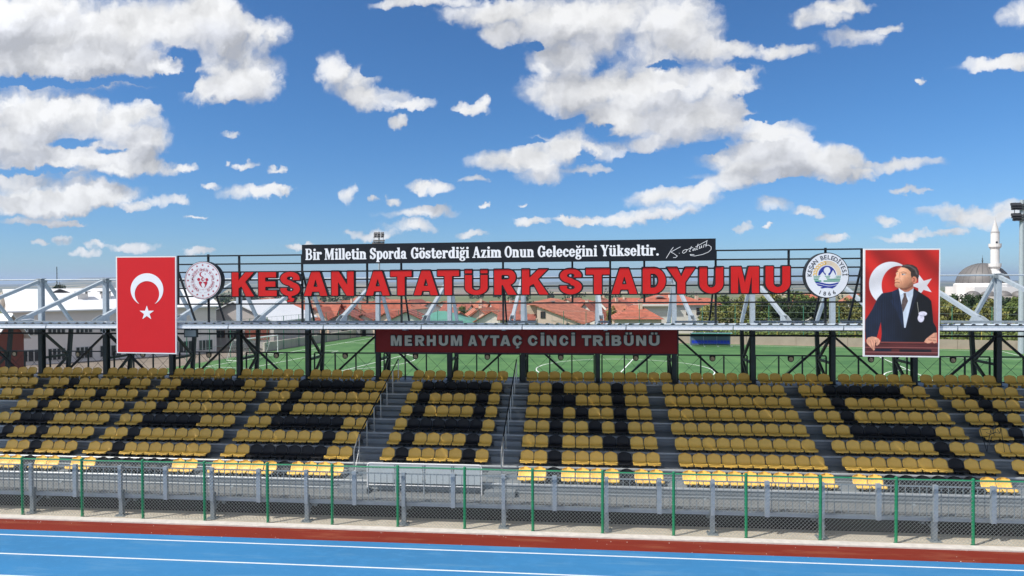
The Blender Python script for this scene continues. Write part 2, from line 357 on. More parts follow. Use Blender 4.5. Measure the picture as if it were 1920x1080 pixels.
# heavy sans capitals; w = width for height 1
def g_heavy(ch, X, Y, w):
    s = .29
    if ch == 'I': return S_box(X, Y, 0, w, 0, 1)
    if ch == 'İ': return uni(S_box(X, Y, 0, w, 0, 1), S_box(X, Y, 0, w, 1.09, 1.27))
    if ch == 'K': return uni(S_box(X, Y, 0, s, 0, 1), S_poly(X, Y, [(s-.05,.30),(s-.05,.60),(w-.38,1),(w-.01,1),(w*.60,.60),(w,0),(w-.36,0),(w*.44,.42)]))
    if ch == 'E': return uni(S_box(X, Y, 0, s, 0, 1), S_box(X, Y, 0, w, 0, .23), S_box(X, Y, 0, w*.93, .39, .61), S_box(X, Y, 0, w*.97, .78, 1))
    if ch in 'SŞ':
        a = cut(S_ell(X, Y, w/2, .72, w*.49, .28), S_ell(X, Y, w/2, .73, w*.49-.27, .085)); a = np.maximum(a, -S_box(X, Y, w*.5, w*1.2, .42, .66))
        b = cut(S_ell(X, Y, w/2, .285, w*.5, .285), S_ell(X, Y, w/2, .27, w*.5-.27, .085)); b = np.maximum(b, -S_box(X, Y, -.2, w*.5, .33, .60))
        r = uni(a, b, S_poly(X, Y, [(.14*w,.58),(.45*w,.42),(.84*w,.34),(.88*w,.44),(.55*w,.62),(.18*w,.70)]))
        if ch == 'Ş': r = uni(r, S_poly(X, Y, [(.42*w,.02),(.58*w,.02),(.55*w,-.07),(.72*w,-.11),(.66*w,-.23),(.36*w,-.25),(.36*w,-.18),(.52*w,-.15),(.40*w,-.09)]))
        return r
    if ch == 'A': return cut(S_poly(X, Y, [(0,0),(w*.33,1),(w*.67,1),(w,0)]), S_poly(X, Y, [(w*.28,-.1),(w*.345,.17),(w*.655,.17),(w*.72,-.1)]), S_poly(X, Y, [(w*.405,.37),(w*.5,.70),(w*.595,.37)]))
    if ch == 'N': return uni(S_box(X, Y, 0, .27, 0, 1), S_box(X, Y, w-.27, w, 0, 1), S_poly(X, Y, [(0,1),(.30,1),(w,0),(w-.30,0)]))
    if ch == 'T': return uni(S_box(X, Y, 0, w, .76, 1), S_box(X, Y, w/2-.15, w/2+.15, 0, 1))
    if ch in 'UÜ':
        def U(Y):
            b = cut(S_ell(X, Y, w/2, .38, w/2, .38), S_ell(X, Y, w/2, .38, w/2-.28, .16)); b = np.maximum(b, Y - .38)
            return uni(S_box(X, Y, 0, .28, .37, 1), S_box(X, Y, w-.28, w, .37, 1), b)
        return U(Y)
    if ch == 'R':
        b = cut(uni(S_box(X, Y, 0, w*.6, .38, 1), S_ell(X, Y, w*.6, .69, w*.36, .31)), S_box(X, Y, s, w*.58, .60, .78), S_ell(X, Y, w*.56, .69, w*.13, .09))
        return uni(b, S_box(X, Y, 0, s, 0, 1), S_poly(X, Y, [(w*.36,.42),(w*.68,.44),(w,0),(w-.35,0)]))
    if ch == 'D': return cut(uni(S_box(X, Y, 0, w*.46, 0, 1), np.maximum(S_ell(X, Y, w*.46, .5, w*.54, .5), w*.4 - X)), S_box(X, Y, s, w*.5, .23, .77), np.maximum(S_ell(X, Y, w*.46, .5, w*.54-.27, .27), w*.48 - X))
    if ch == 'Y': return S_poly(X, Y, [(0,1),(.37,1),(w/2,.64),(w-.37,1),(w,1),(w/2+.15,.43),(w/2+.15,0),(w/2-.15,0),(w/2-.15,.43)])
    if ch == 'M': return S_poly(X, Y, [(0,1),(.37,1),(w/2,.38),(w-.37,1),(w,1),(w,0),(w-.26,0),(w-.26,.74),(w/2+.13,0),(w/2-.13,0),(.26,.74),(.26,0),(0,0)])
    if ch == 'H': return uni(S_box(X, Y, 0, .28, 0, 1), S_box(X, Y, w-.28, w, 0, 1), S_box(X, Y, 0, w, .37, .63))
    if ch in 'CÇ':
        r = cut(S_ell(X, Y, w/2, .5, w/2, .5), S_ell(X, Y, w/2+.03, .5, w/2-.27, .27)); r = np.maximum(r, -S_poly(X, Y, [(w*.55,.5),(w*1.3,.72),(w*1.3,.28)]))
        if ch == 'Ç': r = uni(r, S_poly(X, Y, [(.42*w,.02),(.58*w,.02),(.55*w,-.07),(.72*w,-.11),(.66*w,-.23),(.36*w,-.25),(.36*w,-.18),(.52*w,-.15),(.40*w,-.09)]))
        return r
    if ch == 'B':
        a = cut(uni(S_box(X, Y, 0, w*.6, .48, 1), S_ell(X, Y, w*.6, .74, w*.34, .26)), S_box(X, Y, s, w*.6, .64, .82))
        b = cut(uni(S_box(X, Y, 0, w*.6, 0, .54), S_ell(X, Y, w*.6, .28, w*.40, .28)), S_box(X, Y, s, w*.62, .19, .38))
        return uni(a, b, S_box(X, Y, 0, s, 0, 1))
    raise ValueError(ch)

# condensed slab serif; cap height 1, returns (sdf function, advance)
XH = .70
def g_serif(ch):
    t, th, sf, sh = .17, .065, .055, .07
    def stem(X, Y, x, y0, y1, top=True, bot=True, left=True, right=True):
        r = S_box(X, Y, x, x + t, y0, y1)
        if bot: r = uni(r, S_box(X, Y, x - sf, x + t + sf, y0, y0 + sh))
        if top: r = uni(r, S_box(X, Y, x - sf, x + t * .8, y1 - sh, y1))
        return r
    def ring(X, Y, cx, cy, rx, ry, tx=t, ty=th): return cut(S_ell(X, Y, cx, cy, rx, ry), S_ell(X, Y, cx, cy, rx - tx, ry - ty))
    def arch(X, Y, x0, x1):            # thin top joining two stems
        c = (x0 + t + x1 + t) / 2 - t / 2
        return np.maximum(cut(S_ell(X, Y, (x0 + x1 + t) / 2, XH - .2, (x1 - x0 + t) / 2, .2), S_ell(X, Y, (x0 + x1) / 2 + .02, XH - .24, (x1 - x0 - t) / 2 + .02, .15)), -(Y - XH + .22))
    dot = lambda X, Y, x: S_ell(X, Y, x, .90, .095, .095)
    def small_o(X, Y, x=0): return ring(X, Y, x + .25, XH/2, .25, XH/2 + .01)
    def ess(X, Y, w, h, tt):
        a = cut(S_ell(X, Y, w/2, h*.72, w*.49, h*.285), S_ell(X, Y, w/2, h*.73, w*.49 - tt, h*.285 - th)); a = np.maximum(a, -S_box(X, Y, w*.5, w*1.3, h*.42, h*.74))
        b = cut(S_ell(X, Y, w/2, h*.285, w*.5, h*.29), S_ell(X, Y, w/2, h*.28, w*.5 - tt, h*.29 - th)); b = np.maximum(b, -S_box(X, Y, -.3, w*.5, h*.26, h*.60))
        return uni(a, b, S_line(X, Y, [(w*.22, h*.62), (w*.78, h*.38)], tt*.52), S_box(X, Y, w*.84, w*.98, h*.66, h*.97), S_box(X, Y, w*.02, w*.15, h*.03, h*.34))
    G = {
     'B': (lambda X, Y: uni(stem(X, Y, .06, 0, 1), cut(uni(S_box(X, Y, .1, .35, .5, 1), S_ell(X, Y, .35, .75, .22, .25)), S_box(X, Y, .2, .34, .57, .93), S_ell(X, Y, .34, .75, .09, .18)),
                                cut(uni(S_box(X, Y, .1, .36, 0, .54), S_ell(X, Y, .36, .27, .26, .27)), S_box(X, Y, .2, .36, .07, .47), S_ell(X, Y, .36, .27, .1, .2))), .70),
     'i': (lambda X, Y: uni(stem(X, Y, .06, 0, XH), dot(X, Y, .15)), .32),
     'l': (lambda X, Y: stem(X, Y, .06, 0, 1), .32),
     'r': (lambda X, Y: uni(stem(X, Y, .06, 0, XH), S_ell(X, Y, .40, .58, .09, .09), S_line(X, Y, [(.2, .5), (.28, .63), (.40, .655)], .045)), .52),
     'M': (lambda X, Y: uni(S_box(X, Y, .08, .08 + th, 0, 1), S_box(X, Y, 0, .22, 0, sh), S_box(X, Y, 0, .2, 1 - sh, 1), stem(X, Y, .62, 0, 1, False), S_box(X, Y, .62, .86, 1 - sh, 1),
                                S_poly(X, Y, [(.08, 1), (.26, 1), (.47, .25), (.42, 0), (.36, 0)]), S_poly(X, Y, [(.70, 1), (.62, 1), (.36, .0), (.42, .0)])), .93),
     'e': (lambda X, Y: uni(np.maximum(small_o(X, Y), -S_box(X, Y, .27, .7, .20, .33)), S_box(X, Y, .1, .46, .33, .39)), .54),
     't': (lambda X, Y: uni(S_box(X, Y, .08, .08 + t, .1, .90), S_box(X, Y, 0, .38, XH - sh, XH), np.maximum(ring(X, Y, .26, .16, .18, .17), Y - .16)), .42),
     'n': (lambda X, Y: uni(stem(X, Y, .06, 0, XH), arch(X, Y, .06, .38), stem(X, Y, .38, 0, XH - .16, False)), .67),
     'm': (lambda X, Y: uni(stem(X, Y, .06, 0, XH), arch(X, Y, .06, .36), stem(X, Y, .36, 0, XH - .16, False), arch(X, Y, .36, .66), stem(X, Y, .66, 0, XH - .16, False)), .95),
     'S': (lambda X, Y: ess(X, Y, .54, 1, .18), .60),
     's': (lambda X, Y: ess(X, Y, .42, XH, .15), .48),
     'p': (lambda X, Y: uni(stem(X, Y, .06, -.27, XH), ring(X, Y, .33, XH/2, .25, XH/2 + .01)), .62),
     'o': (lambda X, Y: small_o(X, Y), .54),
     'ö': (lambda X, Y: uni(small_o(X, Y), S_ell(X, Y, .13, .88, .08, .08), S_ell(X, Y, .37, .88, .08, .08)), .54),
     'd': (lambda X, Y: uni(small_o(X, Y), stem(X, Y, .36, 0, 1, True, False), S_box(X, Y, .36, .60, 0, sh)), .64),
     'a': (lambda X, Y: uni(S_box(X, Y, .29, .29 + t, 0, .55), S_box(X, Y, .29, .55, 0, sh), np.maximum(ring(X, Y, .25, .52, .21, .19), -(Y - .50)), S_ell(X, Y, .10, .52, .08, .08), ring(X, Y, .22, .20, .21, .21, .15)), .58),
     'G': (lambda X, Y: uni(np.maximum(ring(X, Y, .31, .5, .31, .51), -S_box(X, Y, .33, .9, .42, .66)), stem(X, Y, .44, .05, .45, False, False), S_box(X, Y, .34, .68, .40, .47), S_box(X, Y, .52, .59, .64, .97)), .70),
     'A': (lambda X, Y: uni(S_poly(X, Y, [(.27, 1), (.40, 1), (.64, 0), (.46, 0), (.29, .78)]), S_poly(X, Y, [(.27, 1), (.34, .9), (.14, 0), (.07, 0)]), S_box(X, Y, .14, .5, .27, .34), S_box(X, Y, 0, .23, 0, sh), S_box(X, Y, .40, .70, 0, sh)), .72),
     'z': (lambda X, Y: uni(S_box(X, Y, .02, .42, XH - sh, XH), S_box(X, Y, .02, .44, 0, sh), S_poly(X, Y, [(.02, 0), (.2, 0), (.42, XH), (.24, XH)]), S_box(X, Y, .02, .07, .5, XH), S_box(X, Y, .39, .44, 0, .2)), .49),
     'O': (lambda X, Y: ring(X, Y, .32, .5, .32, .51), .68),
     'u': (lambda X, Y: uni(S_box(X, Y, .06, .06 + t, .14, XH), S_box(X, Y, 0, .2, XH - sh, XH), S_box(X, Y, .38, .38 + t, 0, XH), S_box(X, Y, .32, .5, XH - sh, XH), S_box(X, Y, .4, .62, 0, sh), np.maximum(ring(X, Y, .29, .18, .23, .19), Y - .18)), .66),
     'c': (lambda X, Y: uni(np.maximum(small_o(X, Y), -S_box(X, Y, .27, .7, .20, .56)), S_ell(X, Y, .39, .52, .085, .085)), .51),
     'g': (lambda X, Y: uni(ring(X, Y, .23, .47, .21, .23, .14), ring(X, Y, .24, -.10, .24, .17, .13, .06), S_line(X, Y, [(.10, .26), (.09, .13), (.36, .08)], .055), S_box(X, Y, .38, .52, XH - .1, XH)), .53),
     'Y': (lambda X, Y: uni(stem(X, Y, .27, 0, .5, False), S_poly(X, Y, [(.04, 1), (.24, 1), (.44, .45), (.28, .40)]), S_poly(X, Y, [(.62, 1), (.54, 1), (.34, .40), (.42, .40)]), S_box(X, Y, 0, .30, 1 - sh, 1), S_box(X, Y, .48, .70, 1 - sh, 1)), .70),
     'k': (lambda X, Y: uni(stem(X, Y, .06, 0, 1), S_line(X, Y, [(.2, .3), (.42, .62)], .035), S_poly(X, Y, [(.22, .36), (.36, .44), (.56, 0), (.38, 0)]), S_box(X, Y, .34, .60, 0, sh), S_box(X, Y, .30, .52, XH - sh, XH)), .63),
     '.': (lambda X, Y: S_ell(X, Y, .12, .09, .095, .095), .28)}
    if ch == 'ğ': f = G['g'][0]; return (lambda X, Y: uni(f(X, Y), S_line(X, Y, [(.10, .95), (.16, .84), (.30, .84), (.36, .95)], .04)), .53)
    if ch == 'ü': f = G['u'][0]; return (lambda X, Y: uni(f(X, Y), S_ell(X, Y, .17, .88, .08, .08), S_ell(X, Y, .43, .88, .08, .08)), .66)
    return G[ch]
# ------------------------------------------------------------------ ground and terrain
ZP = -2.1                                                   # level of the football pitch
def lerp(a, b, t): return a + (b - a) * t
def sst(t): t = min(1, max(0, t)); return t * t * (3 - 2 * t)
KEYS = [(-60, 0), (28.3, 0), (33, ZP - .04), (112, ZP - .04), (150, -3.6), (400, -9), (1100, -20), (2500, -24), (12000, -26)]
def ground_z(x, y):
    z = KEYS[-1][1]
    for (a, za), (b, zb) in zip(KEYS, KEYS[1:]):
        if y <= b: z = lerp(za, zb, sst((y - a) / (b - a)) if y < 150 else (y - a) / (b - a)); break
    if y < -60: z = 0
    if y > 300:
        k = min(1, (y - 300) / 1500)
        z += k * (5 * math.sin(x / 610 + 1.3) * math.sin(y / 470) + 3 * math.sin(x / 230 + y / 900))
    if y > 3000:
        k = min(1, (y - 3000) / 3500); a = x / y
        hl = 22 * math.exp(-((a + .84) / .12) ** 2) + 88 * math.exp(-((a + .76) / .075) ** 2) + 78 * math.exp(-((a + .60) / .10) ** 2) + 40 * math.exp(-((a + .40) / .14) ** 2) + 22 * math.exp(-((a - .1) / .4) ** 2)
        z += k * (hl * (.9 + .1 * math.sin(a * 60)) + 6 * math.sin(a * 31) + 5)
    return z
ys = [-60, -20, 0, 10, 20, 28.3, 29, 30, 31, 32, 33, 36, 50, 80, 112, 118, 125, 132, 140, 150]
y = 150
while y < 11500: y *= 1.07; ys.append(y)
as_ = [-3.4 + 6.8 * i / 120 for i in range(121)]
vs, fs = [], []
for yy in ys:
    for a in as_:
        x = a * max(60, abs(yy) + 30) * (1 if abs(a) < 1.2 else 1.0); vs.append((x, yy, ground_z(x, yy)))
n = len(as_)
for j in range(len(ys) - 1):
    for i in range(n - 1): fs.append((j*n+i, j*n+i+1, (j+1)*n+i+1, (j+1)*n+i))
gm = bpy.data.materials.new('field_ground'); gm.use_nodes = True; t = gm.node_tree; N = t.nodes
def add(tp, **k):
    q = N.new(tp)
    for a, b in k.items(): setattr(q, a, b)
    return q
co = add('ShaderNodeTexCoord'); mp = add('ShaderNodeMapping'); mp.inputs['Scale'].default_value = (.0021, .0042, 0); mp.inputs['Rotation'].default_value = (0, 0, .25)
t.links.new(co.outputs['Object'], mp.inputs[0])
vo = add('ShaderNodeTexVoronoi'); vo.inputs['Scale'].default_value = 1.0; vo.inputs['Randomness'].default_value = .8; t.links.new(mp.outputs[0], vo.inputs['Vector'])
rp = add('ShaderNodeValToRGB'); rp.color_ramp.interpolation = 'CONSTANT'
cols = [(.12,.14,.05),(.34,.28,.15),(.13,.15,.06),(.24,.18,.12),(.08,.10,.05),(.42,.34,.20),(.15,.15,.07),(.18,.13,.10)]
rp.color_ramp.elements[0].color = (*cols[0], 1); rp.color_ramp.elements[1].position = .13; rp.color_ramp.elements[1].color = (*cols[1], 1)
for i in range(2, 8): e = rp.color_ramp.elements.new(i / 8); e.color = (*cols[i], 1)
sx = add('ShaderNodeSeparateColor'); t.links.new(vo.outputs['Color'], sx.inputs[0]); t.links.new(sx.outputs[0], rp.inputs[0])
n1 = add('ShaderNodeTexNoise'); n1.inputs['Scale'].default_value = .03; n1.inputs['Detail'].default_value = 9; t.links.new(co.outputs['Object'], n1.inputs['Vector'])
mr = add('ShaderNodeMapRange'); mr.inputs[1].default_value = .35; mr.inputs[2].default_value = .65; mr.inputs[3].default_value = .72; mr.inputs[4].default_value = 1.2; t.links.new(n1.outputs['Fac'], mr.inputs[0])
ms = add('ShaderNodeVectorMath', operation='SCALE'); t.links.new(rp.outputs[0], ms.inputs[0]); t.links.new(mr.outputs[0], ms.inputs[3])
sy = add('ShaderNodeSeparateXYZ'); t.links.new(co.outputs['Object'], sy.inputs[0])
wy = add('ShaderNodeMapRange', interpolation_type='SMOOTHSTEP'); wy.inputs[1].default_value = 1300; wy.inputs[2].default_value = 3600; t.links.new(sy.outputs[1], wy.inputs[0])
n3 = add('ShaderNodeTexNoise'); n3.inputs['Scale'].default_value = .0012; n3.inputs['Detail'].default_value = 6; t.links.new(co.outputs['Object'], n3.inputs['Vector'])
w3 = add('ShaderNodeMapRange'); w3.inputs[1].default_value = .38; w3.inputs[2].default_value = .58; t.links.new(n3.outputs['Fac'], w3.inputs[0])
w4 = add('ShaderNodeMath', operation='MULTIPLY'); t.links.new(wy.outputs[0], w4.inputs[0]); t.links.new(w3.outputs[0], w4.inputs[1])
wm = add('ShaderNodeMix', data_type='RGBA'); wm.inputs[7].default_value = (.07, .085, .055, 1); t.links.new(w4.outputs[0], wm.inputs[0]); t.links.new(ms.outputs[0], wm.inputs[6])
t.links.new(wm.outputs[2], N['Principled BSDF'].inputs['Base Color']); N['Principled BSDF'].inputs['Roughness'].default_value = .95
me = bpy.data.meshes.new('ground'); me.from_pydata(vs, [], fs); me.materials.append(gm); me.polygons.foreach_set('use_smooth', [True] * len(fs))
o = bpy.data.objects.new('ground', me); COL.objects.link(o); tag(o, kind='structure')
def sheet(name, x0, x1, y0, y1, z, m, kind='structure', th=.003):
    b = MB(); b.box(x0, x1, y0, y1, z - th, z); o = b.build(name, m); return tag(o, kind=kind)
def track_mat(name, ca, cb, scuff):
    m = bpy.data.materials.new(name); m.use_nodes = True; t = m.node_tree; N = t.nodes; L_ = t.links; P = N['Principled BSDF']; P.inputs['Roughness'].default_value = .9; P.inputs['Specular IOR Level'].default_value = .2
    co = N.new('ShaderNodeTexCoord')
    def nz(scale, det, st=(1, 1, 1), lo=.35, hi=.65):
        mp_ = N.new('ShaderNodeMapping'); mp_.inputs['Scale'].default_value = st; L_.new(co.outputs['Object'], mp_.inputs[0])
        n_ = N.new('ShaderNodeTexNoise'); n_.inputs['Scale'].default_value = scale; n_.inputs['Detail'].default_value = det; n_.inputs['Roughness'].default_value = .65; L_.new(mp_.outputs[0], n_.inputs['Vector'])
        r_ = N.new('ShaderNodeMapRange'); r_.inputs[1].default_value = lo; r_.inputs[2].default_value = hi; L_.new(n_.outputs['Fac'], r_.inputs[0]); return r_.outputs[0], n_.outputs['Fac']
    def mixc(f, a, b_):
        x = N.new('ShaderNodeMix'); x.data_type = 'RGBA'; L_.new(f, x.inputs[0])
        for i, q in ((6, a), (7, b_)):
            if isinstance(q, tuple): x.inputs[i].default_value = (*q, 1)
            else: L_.new(q, x.inputs[i])
        return x.outputs[2]
    c = mixc(nz(.25, 6, (.5, 1.6, 1))[0], ca, tuple(k * .86 for k in cb)); blot = nz(2.3, 7, (1, 1.4, 1), .50, .70)[0]; c = mixc(blot, c, tuple(k * 1.16 for k in cb))
    g, gf = nz(140, 3, (1, 1, 1), .38, .62); c = mixc(g, c, tuple(k * .82 for k in ca))
    s_, _ = nz(1.1, 9, (.35, 2.4, 1), .52, .74); k_ = N.new('ShaderNodeMath'); k_.operation = 'MULTIPLY'; k_.inputs[1].default_value = .55; L_.new(s_, k_.inputs[0]); c = mixc(k_.outputs[0], c, scuff)
    L_.new(c, P.inputs['Base Color']); bp = N.new('ShaderNodeBump'); bp.inputs['Strength'].default_value = .5; bp.inputs['Distance'].default_value = .01; L_.new(gf, bp.inputs['Height']); L_.new(bp.outputs[0], P.inputs['Normal'])
    return m
TRB = track_mat('blue_track_rubber', (.042, .215, .46), (.048, .195, .40), (.12, .27, .42))
TRR = track_mat('red_track_rubber', (.215, .026, .014), (.165, .023, .013), (.34, .13, .07))
SANDM = mat('pale_sandy_concrete', (.56, .49, .38), .9, 0, .25, 2.2, .5, 60, col2=(.66, .60, .50))
KERBM = mat('pale_kerb_concrete', (.66, .62, .57), .8, 0, .25, 5, .4, 60)
LINEM = mat('white_line_paint', (.72, .76, .80), .6, 0, .12, 9)
sheet('running_track', -45, 45, 7.4, 17.74, .006, TRB)
sheet('bounce_ground', -60, 60, -55, 7.4, .005, mat('pale_bounce_soil', (.46, .38, .29), .95, 0, .25, .5))  # unseen ground, added pale to bounce warm light onto the seats
sheet('track_border', -45, 45, 17.74, 18.52, .007, TRR)
sheet('pavement', -45, 45, 18.80, 19.66, .006, SANDM)
sheet('painted_shade_ground', -45, 45, 19.66, 28.2, .005, mat('painted_shade_dark', (.030, .030, .029), .95, 0, .3, 2))  # near-black sheet paints the stand's shade onto the ground
b = MB(); b.box(-45, 45, 18.52, 18.80, -.1, .045); tag(b.build('kerb', KERBM), kind='structure')
b = MB()
for k in range(8):
    yl = 17.36 - 1.222 * k; b.box(-45, 45, yl - .027, yl + .027, .007, .0105)
tag(b.build('lane_line', LINEM), kind='structure')
b = MB()
for k in range(110):                                        # pale scuffs and grit on the red strip and kerb edge
    x = rnd.uniform(-19, 13); yy = rnd.choice([rnd.uniform(18.30, 18.50), rnd.uniform(17.70, 17.80), rnd.uniform(18.9, 19.5), rnd.uniform(17.8, 18.5)]); r = rnd.choice((.006, .008, .010, .010, .014))
    vs = [(x + r * math.cos(a) * rnd.uniform(.6, 1.3), yy + r * math.sin(a), .008) for a in (0, 1.2, 2.4, 3.7, 5)]
    b.add(vs + [(x, yy, .012 + r * .8)], [(0, 1, 5), (1, 2, 5), (2, 3, 5), (3, 4, 5), (4, 0, 5)])
tag(b.build('grit', KERBM), 'pale grit and small stones scattered along the kerb and red strip', 'grit', kind='stuff')
# pitch: turf sheet with lines, in its own frame
PC = Vector((4.9, 70.0, 0)); LD = Vector((.9823, -.1874, 0)); CD_ = Vector((.1874, .9823, 0)); HL, HW = 44.8, 29.6
def pp(l, c, z=ZP): p = PC + LD * l + CD_ * c; return (p.x, p.y, z)
b = MB(); b.add([(-82, 48, ZP - .02), pp(-HL - 3.25, -32, ZP - .02), pp(-HL - 3.25, HW + 4, ZP - .02), (-96, 104, ZP - .02)], [(0, 1, 2, 3)]); tag(b.build('yard', mat('brown_yard', (.16, .13, .105), .95, 0, .4, .7, col2=(.24, .20, .16))), kind='structure')
tm = bpy.data.materials.new('artificial_turf'); tm.use_nodes = True; t = tm.node_tree; N = t.nodes
co = add('ShaderNodeTexCoord'); n1 = add('ShaderNodeTexNoise'); n1.inputs['Scale'].default_value = .35; n1.inputs['Detail'].default_value = 10; t.links.new(co.outputs['Object'], n1.inputs['Vector'])
rp = add('ShaderNodeValToRGB'); rp.color_ramp.elements[0].position = .3; rp.color_ramp.elements[0].color = (.032, .11, .028, 1); rp.color_ramp.elements[1].position = .7; rp.color_ramp.elements[1].color = (.078, .185, .052, 1)
t.links.new(n1.outputs['Fac'], rp.inputs[0]); t.links.new(rp.outputs[0], N['Principled BSDF'].inputs['Base Color']); N['Principled BSDF'].inputs['Roughness'].default_value = .9
n2 = add('ShaderNodeTexNoise'); n2.inputs['Scale'].default_value = 14; t.links.new(co.outputs['Object'], n2.inputs['Vector'])
bp = add('ShaderNodeBump'); bp.inputs['Strength'].default_value = .6; t.links.new(n2.outputs['Fac'], bp.inputs['Height']); t.links.new(bp.outputs[0], N['Principled BSDF'].inputs['Normal'])
b = MB(); q = [pp(-HL - 3.2, -HW - 3), pp(HL + 8, -HW - 3), pp(HL + 8, HW + 1.6), pp(-HL - 3.2, HW + 1.6)]
b.add(q, [(0, 1, 2, 3)]); tag(b.build('football_pitch', tm), kind='structure')
b = MB()
def ln(l0, c0, l1, c1, w=.12):
    d = Vector((l1 - l0, c1 - c0, 0)).normalized(); a, e = -d.y * w / 2, d.x * w / 2; z = ZP + .005
    b.add([pp(l0 - a, c0 - e, z), pp(l1 - a, c1 - e, z), pp(l1 + a, c1 + e, z), pp(l0 + a, c0 + e, z)], [(0, 1, 2, 3)])
for s in (-1, 1):
    ln(-HL, s * HW, HL, s * HW); ln(s * HL, -HW, s * HL, HW)
    for dl, dc in ((16.5, 20.2), (5.5, 9.2)):
        ln(s * (HL - dl), -dc, s * (HL - dl), dc); ln(s * HL, dc, s * (HL - dl), dc); ln(s * HL, -dc, s * (HL - dl), -dc)
    for k in range(16):
        a0, a1 = -.925 + 1.85 * k / 16, -.925 + 1.85 * (k + 1) / 16
        ln(s * (HL - 11 - 9.15 * math.cos(a0)), 9.15 * math.sin(a0), s * (HL - 11 - 9.15 * math.cos(a1)), 9.15 * math.sin(a1))
ln(0, -HW, 0, HW)
for k in range(48):
    a0, a1 = 2 * math.pi * k / 48, 2 * math.pi * (k + 1) / 48; ln(9.15 * math.cos(a0), 9.15 * math.sin(a0), 9.15 * math.cos(a1), 9.15 * math.sin(a1))
tag(b.build('pitch_line', mat('pitch_line_white', (.75, .78, .75), .7)), kind='structure')

# ------------------------------------------------------------------ haze
hb = MB(); hb.box(-13000, 13000, -70, 13000, -75, 120)
hz = hb.build('haze', bpy.data.materials.new('haze_air')); hm = hz.data.materials[0]; hm.use_nodes = True
hn = hm.node_tree; hn.nodes.remove(hn.nodes['Principled BSDF']); pv = hn.nodes.new('ShaderNodeVolumePrincipled')
pv.inputs['Color'].default_value = (.58, .74, 1, 1); pv.inputs['Density'].default_value = .00012; pv.inputs['Anisotropy'].default_value = .2
hn.links.new(pv.outputs[0], hn.nodes['Material Output'].inputs['Volume']); tag(hz, kind='stuff')

# ------------------------------------------------------------------ grandstand: terraces, deck, front columns
NR = 8; SX0, SX1 = -28.4, 19.6
TY, TZ = .8067, .3194
def rowY(i): return 20.25 + TY * i          # nosing line of terrace i
def rowZ(i): return .94 + TZ * i            # top of terrace i
GS = thing('grandstand', (0, 20, 0), 'long steel grandstand of grey terrace steps on galvanised front columns', 'grandstand')
for i in range(NR):
    y0, z1 = rowY(i), rowZ(i); z0 = rowZ(i) - TZ; y1 = rowY(i + 1) + (.9 if i == NR - 1 else 0)
    b = MB(); b.box(SX0, SX1, y0 + .012, y1 + .02, z1 - .022, z1); tr = b.build('terrace_tread', STEPM, GS)
    b = MB(); r = y0 + .03
    b.prism([(r, z0), (r - .012, z0 + .06), (r, z0 + .075), (r, z0 + .125), (r - .014, z0 + .14), (r - .014, z1 - .10), (r, z1 - .085), (r, z1 - .022), (r + .02, z1 - .022), (r + .02, z0)], SX0, SX1)
    b.build('terrace_riser', STEPM, GS)
    b = MB(); b.prism([(y0, z1 - .052), (y0 - .008, z1 - .045), (y0 - .008, z1 - .004), (y0, z1 + .004), (y0 + .05, z1 + .004), (y0 + .05, z1 + .001), (y0 + .012, z1 + .001), (y0 + .012, z1 - .052)], SX0, SX1)
    b.build('nosing', NOSE, tr)
b = MB(); b.box(SX0, SX1, 19.22, 20.30, .585, .618); b.build('deck_plate', DECKM, GS)
b = MB(); b.box(SX0, SX1, 19.19, 19.22, .53, .625); b.build('deck_edge', GALVL, GS)
b = MB(); b.bar((SX0, 19.9, .43), (SX1, 19.9, .43), .1, .2); b.build('floor_beam', GALV, GS)
b = MB(); b.box(SX0, SX1, 27.6, 27.63, 0, rowZ(7) - .03); b.build('back_sheet', STEPM, GS)
# stair aisles get a half step at every row
for (xa, xb) in ((-7.42, -6.50), (-2.82, -1.88)):
    for i in range(0, NR):
        y0, z1 = rowY(i), rowZ(i); b = MB(); b.box(xa, xb, y0 - .33, y0 - .012, z1 - TZ + .002, z1 - TZ / 2); b.build('stair_step', STEPM, GS)
XG = lambda k: -22.96 + 2.9755 * k          # common column grid
for k in range(-1, 15):
    x = XG(k)
    b = MB(); b.box(x - .062, x + .062, 19.08, 19.092, .03, .80); b.box(x - .062, x + .062, 19.178, 19.19, .03, .80); b.box(x - .008, x + .008, 19.092, 19.178, .03, .80)
    c = b.build('front_column', GALV, GS)
    b = MB(); b.box(x - .15, x + .15, 19.0, 19.27, .009, .028)
    for sx in (-1, 1):
        for sy in (-1, 1): b.tube([(x + sx * .11, 19.135 + sy * .1, .028), (x + sx * .11, 19.135 + sy * .1, .07)], .014, 6)
    b.build('base_plate', GALV, c)
    b = MB(); b.bar((x, 19.19, .30), (x, 19.88, .52), .05); b.box(x + .062, x + .11, 19.11, 19.16, .30, .34); b.build('knee_brace', GALV, GS)
    # raker beams and inner columns under the terraces
    b = MB(); b.bar((x, 19.7, .34), (x, 27.4, 3.0), .10, .2); b.build('raker_beam', GALV, GS)
    for yy in (22.5, 25.2): b = MB(); b.box(x - .06, x + .06, yy - .06, yy + .06, 0, .34 + (yy - 19.7) * .345 - .08); b.build('inner_column', GALV, GS)

